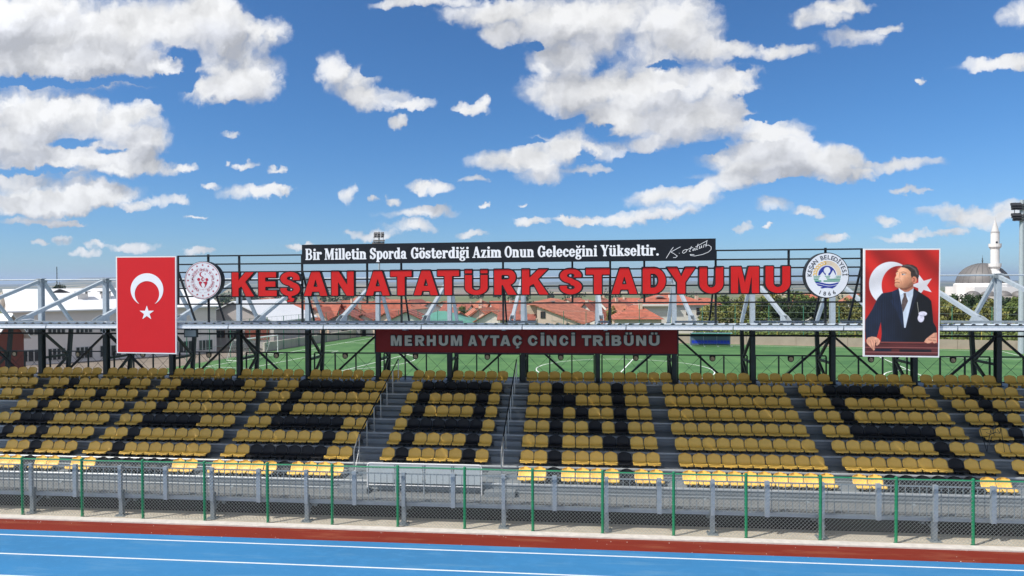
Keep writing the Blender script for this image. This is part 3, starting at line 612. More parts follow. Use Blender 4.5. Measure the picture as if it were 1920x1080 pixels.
# deck railing: wide posts, bars and rails
RL = thing('deck_railing', (0, 19.1, .62), 'galvanised bar railing with wide flat posts along the deck edge', 'railing')
for k in range(-2, 29):
    x = -22.96 + 2.9755 * k / 2 + (0 if k % 2 == 0 else 0)
    if x > SX1: break
    w = .125 if k % 2 else .105
    b = MB(); b.box(x - w / 2, x + w / 2, 19.03, 19.06, .56, 1.56); b.box(x - w / 2, x - w / 2 + .012, 19.06, 19.12, .56, 1.56); b.box(x + w / 2 - .012, x + w / 2, 19.06, 19.12, .56, 1.56)
    b.box(x - w / 2, x + w / 2, 19.03, 19.12, 1.56, 1.568); b.build('rail_post', mat('pale_galvanised_plate', (.36, .42, .48), .5, .15, .25, 7, .15, 60), RL)
b = MB()
for zz, r in ((1.50, .017), (.66, .014)): b.bar((SX0, 19.15, zz), (SX1, 19.15, zz), r * 2)
b.build('rail', GALV, RL)
b = MB(); x = SX0 + .05
while x < SX1: b.box(x - .009, x + .009, 19.142, 19.158, .66, 1.50); x += .1878
tag(b.build('railing_bars', GALV, RL), kind='stuff')

# ------------------------------------------------------------------ seats
def seat_mesh(name, m):
    prof = [(-.002, -.040), (-.010, -.010), (.012, .006), (.08, .012), (.20, -.004), (.29, -.002), (.345, .04), (.372, .108), (.389, .176), (.402, .218), (.409, .256), (.413, .279), (.415, .288)]
    wid = [.200, .210, .214, .215, .214, .213, .213, .214, .212, .203, .176, .128, .070]
    nu = 8; b = MB(); vf, vb = [], []
    for i, ((y, z), w) in enumerate(zip(prof, wid)):
        for k in range(nu + 1):
            s = -1 + 2 * k / nu; x = w * (math.sin(s * math.pi / 2) * .35 + s * .65)
            d = abs(s) ** 2.4
            if 3 <= i <= 5: p = (x, y, z + .028 * d)
            elif i > 5: p = (x, y - .040 * d, z + (.012 * d if i < 8 else -.012 * d))
            else: p = (x, y + .018 * d, z)
            vf.append(p)
            if i <= 2: q = (x * .985, y + .022, z - .008)
            elif i <= 5: q = (x * .985, y, p[2] - .02)
            else: q = (x * .985, p[1] + .018, p[2] - .004)
            vb.append(q)
    W_ = nu + 1; nrow = len(prof); o = len(vf); fs = []
    for i in range(nrow - 1):
        for k in range(nu):
            a = i * W_ + k; fs.append((a, a + 1, a + W_ + 1, a + W_)); fs.append((o + a, o + a + W_, o + a + W_ + 1, o + a + 1))
    for k in range(nu): fs.append((k, o + k, o + k + 1, k + 1)); a = (nrow - 1) * W_ + k; fs.append((a, a + 1, o + a + 1, o + a))
    for i in range(nrow - 1):
        a = i * W_; fs.append((a, a + W_, o + a + W_, o + a)); a = i * W_ + nu; fs.append((a, o + a, o + a + W_, a + W_))
    b.add(vf + vb, fs)
    for sx in (-.09, .09): b.box(sx - .012, sx + .012, .07, .30, -.139, -.02, 1)     # fixing feet
    b.box(-.02, .02, -.012, .0, -.055, -.038)
    me = bpy.data.meshes.new(name); me.from_pydata(b.v, [], b.f); me.materials.append(m); me.materials.append(DARKST); me.polygons.foreach_set('material_index', b.m)
    me.polygons.foreach_set('use_smooth', [True] * (len(fs)) + [False] * (len(b.f) - len(fs))); me.update(); return me
SMY, SMB = seat_mesh('seat', YEL), seat_mesh('seat', BLK)
BLOCKS = [-26.84, -21.85, -16.94, -11.96, -6.46, -1.84, 3.21, 8.20, 13.16]
BN = ['block at the far left end', 'block spelling black K', 'block spelling black E', 'block spelling black S with cedilla', 'narrow block spelling black A',
      'block spelling black N', 'all yellow block', 'block spelling black S under the portrait', 'block at the far right end']
Y10 = 'YYYYYYYYYY'
PAT = [ # front row first
 [Y10] * 7,
 ['YYBYYYYBYY', 'YYBYYYBYYY', 'YYBYYBYYYY', 'YYBBBYYYYY', 'YYBYYBYYYY', 'YYBYYYBYYY', 'YYBYYYYBYY'],
 ['YYBBBBBBYY', 'YYBYYYYYYY', 'YYBYYYYYYY', 'YYBBBBBYYY', 'YYBYYYYYYY', 'YYBYYYYYYY', 'YYBBBBBBYY'],
 ['YYYYYBYYYY', 'YYBBBBBBYY', 'YYYYYYYBYY', 'YYBBBBBBYY', 'YYBYYYYYYY', 'YYBYYYYYYY', 'YYBBBBBBYY'],
 ['', 'YBYYYYBY', 'YBYYYYBY', 'YBBBBBBY', 'YBYYYYBY', 'YBYYYYBY', 'YBBBBBBY'],
 ['YYBYYYYBYY', 'YYBYYYYBYY', 'YYBYYYBBYY', 'YYBYYBYBYY', 'YYBYBYYBYY', 'YYBBYYYBYY', 'YYBYYYYBYY'],
 [Y10] * 7,
 ['YYBBBBBBYY', 'YYYYYYYBYY', 'YYYYYYYBYY', 'YYBBBBBBYY', 'YYBYYYYYYY', 'YYBYYYYYYY', 'YYBBBBBBYY'],
 ['YYBYYYYYYY', 'YYBYYYYYYY', 'YYBYYYYYYY', 'YYBYYYYYYY', 'YYBYYYYYYY', 'YYBYYYYYYY', 'YYBYYYYYYY']]
seats = []
for bi, x0 in enumerate(BLOCKS):
    for r, s in enumerate(PAT[bi]):
        for k, c in enumerate(s): seats.append((x0 + .45 * k + .225, r, c, BN[bi], k + 1))
for k in range(-1, 14):
    idx = {5: (0, 1, 3, 4, 5), 6: (0, 1, 2, 3, 4)}.get(k, range(6))
    for j in idx: seats.append((XG(k) + .145 + .45 * j + .225, 7, 'Y', 'group %s' % ('left of all posts' if k < 0 else 'right of post'), j + 1, k))
def infr(x, y, z):
    p = Vector((x, y, z - CAMZ)); d = p.dot(_F); u = 960 + FPX * p.dot(_R) / d; return -12 < u < 1932
seats = [s for s in seats if infr(s[0], rowY(s[1]), rowZ(s[1]))]
yel = sorted([s for s in seats if s[2] == 'Y'], key=lambda s: s[1] * 100 - s[0] * .1)
blk = [s for s in seats if s[2] == 'B']
RN = ['front', 'second', 'third', 'fourth', 'fifth', 'sixth', 'seventh', 'top']
def place(s):
    x, r, c = s[:3]; o = bpy.data.objects.new('yellow_stadium_chair' if c == 'Y' else 'black_stadium_chair', SMY if c == 'Y' else SMB); COL.objects.link(o)
    o.location = (x, rowY(r) + .04 + rnd.uniform(-.004, .004), rowZ(r) + .14 + rnd.uniform(-.003, .003)); o.rotation_euler = (rnd.uniform(-.012, .012), 0, rnd.uniform(-.02, .02))
    cn = 'yellow' if c == 'Y' else 'black'
    if r == 7: lab = 'dull yellow bucket seat, %s in the top row group of rear bay %s' % (ordn(s[4]), ordn(s[5] + 2))
    else: lab = '%s bucket seat, %s from left, %s row, %s' % (cn, ordn(s[4]), RN[r], s[3])
    tag(o, lab, 'seat', '%s stadium seats on the terraces' % cn)
for s in blk: place(s)
for s in yel[:300]: place(s)
b = MB()
for s in yel[300:]:
    vs = [(v.co.x + s[0], v.co.y + rowY(s[1]) + .04, v.co.z + rowZ(s[1]) + .14) for v in SMY.vertices]
    b.add(vs, [tuple(p.vertices) for p in SMY.polygons])
if b.v: tag(b.build('yellow_stadium_chairs', YEL, smooth=True), 'remaining yellow bucket seats in the rearmost rows of the stand', 'seat', 'yellow stadium seats on the terraces', 'stuff')

# ------------------------------------------------------------------ canopy structure behind the seats
YC, ZR0 = 26.4, 5.95
CN = thing('canopy', (0, YC, 3.1), 'steel canopy over the grandstand with light grey posts, ties and corrugated roof', 'canopy')
YF = 19.10
def roofz(y): return 5.95 - .072 * (y - YF)
for k in range(-1, 15):
    x = XG(k)
    b = MB(); zl = roofz(YC) - .12; b.box(x - .08, x + .08, YC - .10, YC - .085, zl, 7.38); b.box(x - .08, x + .08, YC + .085, YC + .10, zl, 7.38); b.box(x - .012, x + .012, YC - .085, YC + .085, zl, 7.38)
    b.box(x - .13, x + .13, YC - .13, YC + .13, 7.38, 7.41)
    b.build('canopy_post', GALVL, CN)
    b = MB(); zt_ = roofz(YC) - .12; b.box(x - .085, x + .085, YC - .115, YC - .095, rowZ(7), zt_); b.box(x - .085, x + .085, YC + .095, YC + .115, rowZ(7), zt_); b.box(x - .02, x + .02, YC - .095, YC + .095, rowZ(7), zt_); b.box(x - .14, x + .14, YC - .16, YC + .16, rowZ(7) + .001, rowZ(7) + .02); b.build('lower_post', DARKST, CN)
    b = MB(); b.bar((x - .02, YC - .06, 7.30), (x - .02, 22.35, 5.98), .11, .13); t_ = b.build('front_tie', GALVL, CN)
    b = MB(); b.prism([(22.55, 6.09), (22.2, 6.02), (21.9, 5.90), (21.88, 5.76), (22.55, 5.72)], x - .10, x - .085); b.prism([(22.55, 6.09), (22.2, 6.02), (21.9, 5.90), (21.88, 5.76), (22.55, 5.72)], x + .045, x + .06); b.build('tie_plate', GALVL, t_)
    b = MB(); b.box(x - .17, x + .13, YC - .16, YC + .18, 7.24, 7.36); b.tube([(x - .19, YC - .1, 7.3), (x + .15, YC - .1, 7.3)], .03, 6); b.build('top_cleat', GALV, CN)
    b = MB(); b.bar((x, YC + .1, 7.28), (x, 28.1, 5.45), .12, .12); b.build('back_stay', GALVL, CN)
    b = MB(); b.bar((x, 28.1, 5.45), (x, 27.75, 2.4), .14, .14); b.build('rear_leg', DARKST, CN)
    b = MB(); b.bar((x, YC + .05, 5.1), (x, 27.9, 3.95), .09, .09); b.bar((x, 27.9, 3.95), (x, YC + .25, 3.0), .09, .09); b.bar((x, YC + .05, 3.98), (x, 27.85, 3.98), .07, .1); b.build('rear_brace', DARKST, CN)
    b = MB(); b.bar((x, YF + .15, roofz(YF) - .14), (x, 28.1, roofz(28.1) - .14), .10, .12); b.build('rafter', GALV, CN)
    if k % 2 == 1:
        for s in (-1, 1):
            b = MB(); b.bar((x, YC, 5.08), (x + s * .66 * 2.9755, YC, 3.30), .075, .075); b.build('diagonal_brace', BLACK, CN)
b = MB(); b.bar((SX0, YC - .14, 5.06), (SX1, YC - .14, 5.06), .06, .07); b.build('cross_beam', BLACK, CN)
b = MB(); b.tube([(SX0, YC + .02, 7.345), (SX1, YC + .02, 7.345)], .032, 8); b.build('top_pipe', GALVL, CN)
b = MB()
for yy in (20.6, 22.2, 23.8, 25.4, 27.0): b.bar((SX0, yy, roofz(yy) - .055), (SX1, yy, roofz(yy) - .055), .05, .05)
b.build('purlin', GALV, CN)
# corrugated sheets, one object per sheet run, ribs of real depth
x = XG(-1) - 2.4; k = 0
while x < SX1:
    x1 = x + 2.9755 - .012; b = MB(); px = x; top, bot = [], []
    prof = []
    while px < x1 - .01:
        prof += [(px, 0), (px + .055, .0), (px + .085, .038), (px + .150, .038), (px + .180, 0)]; px += .2975
    prof.append((x1, 0)); vs = []; fs = []
    for (a, h) in prof:
        for yy in (YF, 28.4): vs.append((a, yy, roofz(yy) + h)); vs.append((a, yy, roofz(yy) + h - .003))
    for i in range(len(prof) - 1):
        a = i * 4; c = a + 4
        fs += [(a, c, c + 2, a + 2), (a + 1, a + 3, c + 3, c + 1), (a, a + 1, c + 1, c), (a + 2, c + 2, c + 3, a + 3)]
    b.add(vs, fs); rs = b.build('roof_sheet', SHEET, CN)
    # eaves fascia: flat band with a scalloped lower sheet edge showing
    b = MB(); b.box(x + .004, x1 - .004, YF - .03, YF - .022, 5.81, 5.925); b.build('fascia', SHEET, rs)
    b = MB(); top_ = []; px = x + .004
    while px < x1 - .004: top_.append((px, 5.862 + .012 * abs(math.sin((px - x) * math.pi / .1488)))); px += .0186
    vs = []; 
    for a, h in top_: vs += [(a, YF - .036, 5.805), (a, YF - .036, h), (a, YF - .031, 5.805), (a, YF - .031, h)]
    fs = []
    for i in range(len(top_) - 1): a = i * 4; fs += [(a, a + 4, a + 5, a + 1), (a + 1, a + 5, a + 7, a + 3), (a + 2, a + 3, a + 7, a + 6), (a, a + 2, a + 6, a + 4)]
    b.add(vs, fs); b.build('eave_trim', mat('white_eave_trim', (.80, .82, .85), .4, .1, .06, 6), rs)
    x += 2.9755
for (u0, u1, zz, yy) in ((-60, 215, 6.05, 21.2), (333, 590, 6.06, 21.2), (590, 762, 6.045, 21.0), (762, 868, 6.02, 20.9), (952, 1006, 6.02, 21.0), (1122, 1146, 6.02, 21.2), (1266, 1346, 6.03, 21.0), (1414, 1550, 6.05, 21.2), (1575, 1618, 6.03, 21.2), (1765, 1960, 6.06, 21.2)):
    b = MB(); b.bar((aty(u0, 603, yy).x, yy, aty(u0, 603.3, yy).z), (aty(u1, 603, yy).x, yy, aty(u1, 603.3, yy).z), .10, .06); b.build('ridge_rail', GALV, CN)

# rear guard rail with crossed cables and round plaques
RR = thing('rear_guard_rail', (0, 26.62, 3.2), 'dark rear guard rail with crossed cables behind the top row', 'railing')
YR = 26.64
b = MB()
for k in range(-1, 14):
    xa, xb = XG(k) + .17, XG(k + 1) - .14
    b = MB(); b.bar((xa, YR, 4.25), (xb, YR, 4.25), .05, .05); b.bar((xa, YR, 3.28), (xb, YR, 3.28), .04, .04); b.build('top_rail', DARKST, RR)
    for j in range(4):
        xx = lerp(xa, xb, j / 3); b = MB(); b.bar((xx, YR, 3.17), (xx, YR, 4.23), .05, .05); b.build('post', DARKST, RR)
    b = MB()
    for j in range(3):
        x0_, x1_ = lerp(xa, xb, j / 3), lerp(xa, xb, (j + 1) / 3)
        b.bar((x0_, YR, 4.2), (x1_, YR, 3.3), .010); b.bar((x1_, YR + .012, 4.2), (x0_, YR + .012, 3.3), .010)
    b.build('cable', DARKST, RR)
    xm = (xa + xb) / 2
    b = MB(); b.tube([(xm, YR - .05, 4.12), (xm, YR - .02, 4.12)], .115, 20); b.box(xm - .115, xm + .115, YR - .05, YR - .02, 4.12, 4.23); pq = b.build('round_plaque', mat('plaque_housing', (.05, .045, .035), .5), RR)
    b = MB(); b.tube([(xm, YR - .062, 4.12), (xm, YR - .05, 4.12)], .082, 20); b.build('plaque_face', mat('plaque_beige', (.62, .50, .32), .5, 0, .3, 20), pq)

# stair handrails
def handrail(x, label):
    H = thing('handrail', (x, rowY(1), rowZ(1)), label, 'handrail', 'stair handrails on the terraces')
    pts = []
    for i in range(1, 8):
        yy, zz = rowY(i) + .07, rowZ(i)
        if i == 7: pass
        b = MB(); b.tube([(x, yy, zz), (x, yy, zz + .92)], .021, 8); b.box(x - .06, x + .06, yy - .05, yy + .05, zz, zz + .008); b.build('post', STEEL, H); pts.append((x, yy, zz + .92))
    y0, z0 = rowY(0) + .35, rowZ(0)
    b = MB(); b.tube([(x, y0, z0), (x, y0, z0 + .82)], .024, 8); b.build('post', STEEL, H)
    b = MB(); b.tube([(x, y0, z0 + .84)] + pts[:1], .024, 8); b.tube([(x, y0 + .05, z0 + .12), (x, pts[0][1], pts[0][2] - .42)], .010, 6); b.build('lower_rail', STEEL, H)
    b = MB(); b.tube(pts, .022, 8); b.build('sloping_rail', BLACK, H)
handrail(-7.13, 'steel stair handrail on the left edge of the wide middle stair')
handrail(-2.36, 'steel stair handrail to the right of the narrow A block')
# guard barrier with pale panels
BR = thing('guard_barrier', (-4.7, 20.08, .62), 'low white tube barrier with pale panels in front of the A block', 'barrier')
xa, xb, yb = -6.52, -2.92, 20.08
b = MB(); b.tube([(xa, yb, .62), (xa, yb, 1.46), (xa + .02, yb, 1.51), (xa + .07, yb, 1.535), (xb - .07, yb, 1.535), (xb - .02, yb, 1.51), (xb, yb, 1.46), (xb, yb, .62)], .024, 8); b.tube([(xa, yb, .86), (xb, yb, .86)], .015, 6)
b.build('frame', WFRAME, BR)
for j in range(4):
    x0_, x1_ = lerp(xa, xb, j / 4) + .05, lerp(xa, xb, (j + 1) / 4) - .05
    b = MB(); b.box(x0_, x1_, yb - .006, yb + .006, .93, 1.49); b.build('panel', mat('milky_panel', (.50, .55, .57), .25, 0, .1, 3), BR)
    if j: b = MB(); b.tube([(x0_ - .05, yb, .62), (x0_ - .05, yb, 1.52)], .022, 8); b.build('leg', GALVL, BR)

# ------------------------------------------------------------------ green chain-link fence in front
FN = thing('chain_link_fence', (0, 18.87, .04), 'green post and rail fence of chain link beside the running track', 'fence')
YG = 18.87; SP = 1.982; ft = 1.79
fx = [-1.26 + SP * k for k in range(-10, 9)]
for i, x in enumerate(fx):
    b = MB(); b.tube([(x, YG, .006), (x + rnd.uniform(-.01, .01), YG, ft + .02)], .043, 12); b.tube([(x, YG, ft + .02), (x, YG, ft + .045)], [.043, .012], 12); b.tube([(x, YG, .006), (x, YG, .03)], .06, 10)
    b.build('fence_post', GREEN, FN)
    if i + 1 < len(fx):
        x1 = fx[i + 1]; s = [rnd.uniform(-.012, .012) for _ in range(3)]
        b = MB(); b.tube([(x + .03, YG, ft - .03), (lerp(x, x1, .33), YG, ft - .03 + s[0]), (lerp(x, x1, .66), YG, ft - .03 + s[1]), (x1 - .03, YG, ft - .03)], .026, 8); b.build('top_rail', GREEN, FN)
        b = MB(); z0, z1 = .07, ft - .03; w = x1 - x - .08; xa = x + .04; h = z1 - z0; p = .105; nn = int((w + h) / p)
        for d in (0, 1):
            yy = YG - .03 - .004 * d
            for j in range(-int(h / p), int(w / p) + 1):
                a = j * p; u0, v0, u1, v1 = a, 0, a + h, h
                if u0 < 0: v0 -= u0; u0 = 0
                if u1 > w: v1 -= (u1 - w); u1 = w
                if u1 - u0 < .02: continue
                if d: u0, u1 = w - u0, w - u1
                b.bar((xa + u0, yy, z0 + v0), (xa + u1, yy, z0 + v1), .005, .005)
        for zz in (z0, (z0 + z1) / 2, z1): b.bar((x, YG - .035, zz), (x1, YG - .035, zz), .004)
        b.build('chain_link', WIRE, FN)
# ------------------------------------------------------------------ signs
def pxmap(Y0):
    def mp(x, y, d): p = aty(x, -y, Y0); return (p.x, Y0 + d, p.z)
    return mp
def art(fn, box, Y0, m, parent, name, depth=.003, h=.35, back=False):
    b = MB(); march(lambda X, Y: fn(X, Y), box[0], box[1], -box[3], -box[2], h, pxmap(Y0), depth, b, 0, back)
    return b.build(name, m, parent)
SB = thing('sign_frame', (0, 20.45, 5.95), 'black open lattice frame on the canopy carrying the big red letters', 'sign frame')
ua, ub = 333, 1617
barL = [480.5, 496, 511, 526, 541, 556, 570.5]; barR = [466.8, 484.5, 500.7, 517, 533, 549.5, 566]
YS = 20.45
for i, (a, c) in enumerate(zip(barL, barR)):
    b = MB(); b.bar(aty(ua, a, YS), aty(ub, c, YS), .045, .045); b.build('horizontal_bar', BLACK, SB)
def barv(u, i): return lerp(barL[i], barR[i], (u - ua) / (ub - ua))
zb = roofz(YS) + .02
for u, full, top in ((333, 0, 0), (390, 1, 0), (448, 0, 0), (566, 1, 1), (688, 0, 1), (752, 1, 1), (943, 1, 1), (1073, 0, 1), (1144, 1, 1), (1208, 0, 1), (1342, 1, 1), (1479, 0, 0), (1548, 1, 0), (1616, 0, 0)):
    p = aty(u, barv(u, 0) - (3 if u in (390, 1548) else 0), YS + .03); q = aty(u, barv(u, 6), YS + .03)
    z1 = p.z; z0 = zb if full else q.z
    b = MB(); b.box(p.x - .03, p.x + .03, YS + .022, YS + .07, z0, z1); b.build('frame_post', BLACK, SB)
    if full or u in (333, 1616):
        z = aty(u, barv(u, 2), YS).z
        b = MB(); b.bar((p.x, YS + .08, z), (p.x, YS + 1.05, roofz(YS + 1.05) + .04), .05); b.build('back_stay', BLACK, SB)
YL = 20.30
def big_letter(ch, u0, u1, vt, vb, Y, root, mface, mback, e, depth, name='letter', dots=0, res=.028, offs=.022):
    uc = (u0 + u1) / 2; X0, X1 = aty(u0, vb, Y).x, aty(u1, vb, Y).x; zt, z0 = aty(uc, vt, Y).z, aty(uc, vb, Y).z
    H_ = zt - z0; w = (X1 - X0) / H_
    def f(X, Y_):
        if ch == 'Ü' and dots == 1: return uni(g_heavy('U', X, Y_ / .79, w), S_box(X, Y_, 0, .28, .86, 1), S_box(X, Y_, w - .28, w, .86, 1))
        r = g_heavy('U' if ch == 'Ü' else ch, X, Y_, w)
        if ch == 'Ü': r = uni(r, S_box(X, Y_, w*.5-.30, w*.5-.07, 1.09, 1.28), S_box(X, Y_, w*.5+.07, w*.5+.30, 1.09, 1.28))
        return r
    mp = lambda dd: (lambda x, y, d: (X0 + x * H_, Y + dd + d, z0 + y * H_))
    b = MB(); march(f, -.1, w + .1, -.33, 1.36, res, mp(0), offs + .003, b); o = b.build(name, mface, root)
    b = MB(); march(lambda X, Y_: f(X, Y_) - e, -.14, w + .14, -.36, 1.4, res, mp(offs), depth, b); b.build('letter_rim', mback, o)
    return o
BIG = [('K',434,477.5),('E',484,520),('Ş',525,563.5),('A',569,615),('N',621,664.5),('A',685,732),('T',731.5,773),('A',775,822.5),('T',819.5,862),('Ü',871,915.5),('R',926,970),
       ('K',978,1029.5),('S',1049,1092),('T',1098,1144.5),('A',1146,1196),('D',1204.5,1249.5),('Y',1250,1305.5),('U',1311,1357.5),('M',1370,1424.5),('U',1435,1483)]
for ch, u0, u1 in BIG:
    uc = (u0 + u1) / 2; vt = 510 - (uc - 455) * .0115; vb = 556.3 - (uc - 455) * .0062
    big_letter(ch, u0 + .8, u1 - 1.2, vt + .8, vb - .8, YL, SB, RED, BLACK, .045, .11, dots=1)
# motto board
BM_ = thing('motto_board', (0, 20.2, 7.7), 'long black board with white serif motto and signature above the red letters', 'sign')
YB = 20.18
BNAVY = mat('board_black', (.010, .013, .019), .6, 0, .15, 2, spec=.2)
b = MB(); c = [aty(566, 459, YB), aty(1342, 447, YB), aty(1342, 487, YB), aty(566, 495.5, YB)]
b.add([(p.x, YB, p.z) for p in c] + [(p.x, YB + .07, p.z) for p in c], [(3, 2, 1, 0), (4, 5, 6, 7), (0, 1, 5, 4), (1, 2, 6, 5), (2, 3, 7, 6), (3, 0, 4, 7)]); b.build('board_panel', BNAVY, BM_)
def word(txt, u0, u1, parent):
    gs = [g_serif(c) for c in txt]; tot = sum(g[1] for g in gs) - .06
    x = 0
    for c, (f, adv) in zip(txt, gs):
        ua_, ub_ = lerp(u0, u1, x / tot), lerp(u0, u1, (x + adv) / tot); uc = (ua_ + ub_) / 2
        vb = lerp(487.3, 479, (uc - 575) / 655); X0 = aty(ua_, vb, YB).x; k = (aty(ub_, vb, YB).x - X0) / adv
        z0 = aty(uc, vb, YB).z; zh = aty(uc, vb - 20.6, YB).z - z0
        b = MB(); march(lambda X, Y: f(X, Y) - .012, -.1, adv + .12, -.36, 1.08, .03, (lambda x_, y_, d: (X0 + x_ * k, YB - .012 + d, z0 + y_ * zh)), .013, b, 0, False)
        b.build('letter', WHITE, parent); x += adv
for txt, u0, u1 in (('Bir', 573, 603), ('Milletin', 609, 687), ('Sporda', 694, 762), ('Gösterdiği', 771, 879), ('Azim', 886, 940), ('Onun', 946.5, 1001), ('Geleceğini', 1008.5, 1119), ('Yükseltir.', 1126, 1235)):
    word(txt, u0, u1, BM_)
sg = [[(1210,94),(1192,118),(1174,148),(1157,176)], [(1262,92),(1232,108),(1192,130),(1214,142),(1240,160),(1228,172),(1210,172)], [(1254,138),(1256,140)],
      [(1300,112),(1284,120),(1278,134),(1288,140),(1306,128),(1314,114),(1300,112),(1322,112)], [(1346,88),(1330,126),(1340,126)], [(1326,106),(1358,96)], [(1372,102),(1358,110),(1356,120),(1372,112),(1374,104),(1374,118)],
      [(1396,70),(1384,112),(1394,110)], [(1376,92),(1466,44)], [(1408,86),(1404,104),(1418,98),(1422,82),(1424,98)], [(1436,96),(1440,76),(1452,74)], [(1462,50),(1454,92)], [(1452,80),(1476,78),(1494,92),(1494,110),(1474,130),(1430,148),(1372,160),(1340,156),(1336,148),(1366,150)]]
art(lambda X, Y: uni(*[S_line(X, Y, [(960 + a / 4, -(440 + c / 4)) for a, c in s], .40) for s in sg]), (1245, 1340, 448, 488), YB - .01, WHITE, BM_, 'signature', .011, .3)
# tribune name board under the eaves
TB = thing('name_board', (0, 19.62, 5.2), 'dark red name board with raised grey capitals hanging under the canopy edge', 'sign')
YT = 19.62; p0, p1 = aty(704, 660, YT), aty(1271, 661.5, YT)
b = MB(); b.box(p0.x, p1.x, YT, YT + .1, p0.z, 5.80); b.build('board_panel', REDD, TB)
b = MB(); b.box(p0.x - .02, p0.x + .012, YT - .02, YT + .12, p0.z - .02, 5.8); b.box(p1.x - .012, p1.x + .02, YT - .02, YT + .12, p0.z - .02, 5.8); b.box(p0.x + .014, p1.x - .014, YT - .02, YT + .12, p0.z - .025, p0.z - .001); b.build('board_frame', BLACK, TB)
MER = [('M',733,753),('E',759,772.5),('R',778.5,796),('H',800.5,817),('U',823,840),('M',845.5,866),('A',878,894.5),('Y',896.5,916.5),('T',919,936),('A',938,957),('Ç',961,978.5),('C',990,1008),('İ',1014,1020.5),
       ('N',1025,1043),('C',1049,1066),('İ',1071.5,1078),('T',1091,1108.5),('R',1112,1131),('İ',1136,1142),('B',1147,1165),('Ü',1170,1188),('N',1193,1211.5),('Ü',1217,1236.5)]
for ch, u0, u1 in MER: big_letter(ch, u0, u1, 629, 648.3, YT - .05, TB, GREYL, BLACK, .06, .03, res=.045, offs=.018)
for x in (p0.x + .3, -1.9, p1.x - .3): b = MB(); b.box(x - .1, x + .1, YT + .1, YT + .14, 5.4, 5.86); b.build('hanger', DARKST, TB)

# emblems
CRIM = mat('emblem_crimson', (.42, .015, .045), .5); NAVY = mat('emblem_blue', (.012, .03, .28), .5); EGRN = mat('emblem_green', (.01, .26, .13), .5); GOLD = mat('emblem_gold', (.72, .48, .16), .5); INK = mat('emblem_ink', (.03, .035, .05), .5)
EW = mat('emblem_white', (.70, .74, .80), .45, 0, .04, 5)
def disc(Xc, Zc, rx, rz, Y, depth, m, root, name, n=64):
    b = MB(); f = [(Xc + rx * math.cos(2*math.pi*k/n), Y, Zc + rz * math.sin(2*math.pi*k/n)) for k in range(n)]
    bk = [(x, Y + depth, z) for x, _, z in f]; b.add(f + bk, [tuple(range(n)), tuple(range(2*n - 1, n - 1, -1))] + [(k, k + n, (k + 1) % n + n, (k + 1) % n) for k in range(n)]); return b.build(name, m, root)
_ch = {}
def char_mesh(c):
    if c in _ch: return _ch[c]
    cu = bpy.data.curves.new('t', 'FONT'); cu.body = c; cu.size = 1; cu.align_x = 'CENTER'; cu.resolution_u = 3; cu.offset = .012
    ob = bpy.data.objects.new('t', cu); me = ob.to_mesh()
    r = ([tuple(v.co[:2]) for v in me.vertices], [tuple(p.vertices) for p in me.polygons]); ob.to_mesh_clear(); bpy.data.objects.remove(ob); bpy.data.curves.remove(cu)
    _ch[c] = r; return r
def ring_text(txt, Xc, Zc, rx, rz, size, a0, a1, Y, m, root, inward=False):
    b = MB(); n = len(txt)
    for i, c in enumerate(txt):
        if c == ' ': continue
        a = math.radians(lerp(a0, a1, i / (n - 1))); vs, fs = char_mesh(c); rot = a - math.pi / 2 if not inward else a + math.pi / 2
        out = []
        for x, y in vs:
            y -= .36; x_, y_ = x * size, y * size
            out.append((Xc + rx * math.cos(a) + (x_ * math.cos(rot) - y_ * math.sin(rot)), Y, Zc + rz * math.sin(a) + (x_ * math.sin(rot) + y_ * math.cos(rot))))
        b.add(out, fs)
    return b.build('lettering', m, root)
YE = 20.12; PXM = 20.4 / FPX       # metres per photo pixel at the emblem plane
p = aty(380.4, 525.7, YE); rx = (aty(415, 525.7, YE).x - aty(345.8, 525.7, YE).x) / 2; rz = 37.2 * PXM; Xc, Zc = p.x, p.z
E1 = thing('round_emblem', (Xc, YE, Zc), 'round white emblem with crimson star ring beside the flag poster', 'emblem')
disc(Xc, Zc, rx, rz, YE, .22, BLACK, E1, 'emblem_rim'); disc(Xc, Zc, rx * .975, rz * .975, YE - .006, .005, EW, E1, 'emblem_face')
def star_pts(cx, cy, r, rot=90, k=.382): return [(cx + (r if i % 2 == 0 else r * k) * math.cos(math.radians(rot + 36 * i)), cy + (r if i % 2 == 0 else r * k) * math.sin(math.radians(rot + 36 * i))) for i in range(10)]
def emb(fn, Xc, Zc, rx, rz, Y, m, root, name, h=.02):   # unit-circle coordinates
    b = MB(); march(fn, -1.02, 1.02, -1.02, 1.02, h, lambda x, y, d: (Xc + x * rx, Y + d, Zc + y * rz), .003, b, 0, False); return b.build(name, m, root)
b = MB()
for k in range(16):
    a = math.radians(90 + 22.5 * k); pts = star_pts(Xc + rx * .80 * math.cos(a), Zc + rz * .80 * math.sin(a), .042)
    b.add([(x, YE - .010, z) for x, z in pts] + [(Xc + rx * .80 * math.cos(a), YE - .010, Zc + rz * .80 * math.sin(a))], [(i, (i + 1) % 10, 10) for i in range(10)])
b.build('star', CRIM, E1)
def ringf(r, w): return lambda X, Y: np.abs(np.hypot(X, Y) - r) - w
emb(lambda X, Y: uni(ringf(.93, .011)(X, Y), ringf(.65, .006)(X, Y), ringf(.48, .006)(X, Y)), Xc, Zc, rx, rz, YE - .010, CRIM, E1, 'ring')
ring_text('TÜRKİYE CUMHURİYETİ GENÇLİK VE SPOR BAKANLIĞI', Xc, Zc, rx * .565, rz * .565, .085, 245, -65, YE - .010, CRIM, E1)
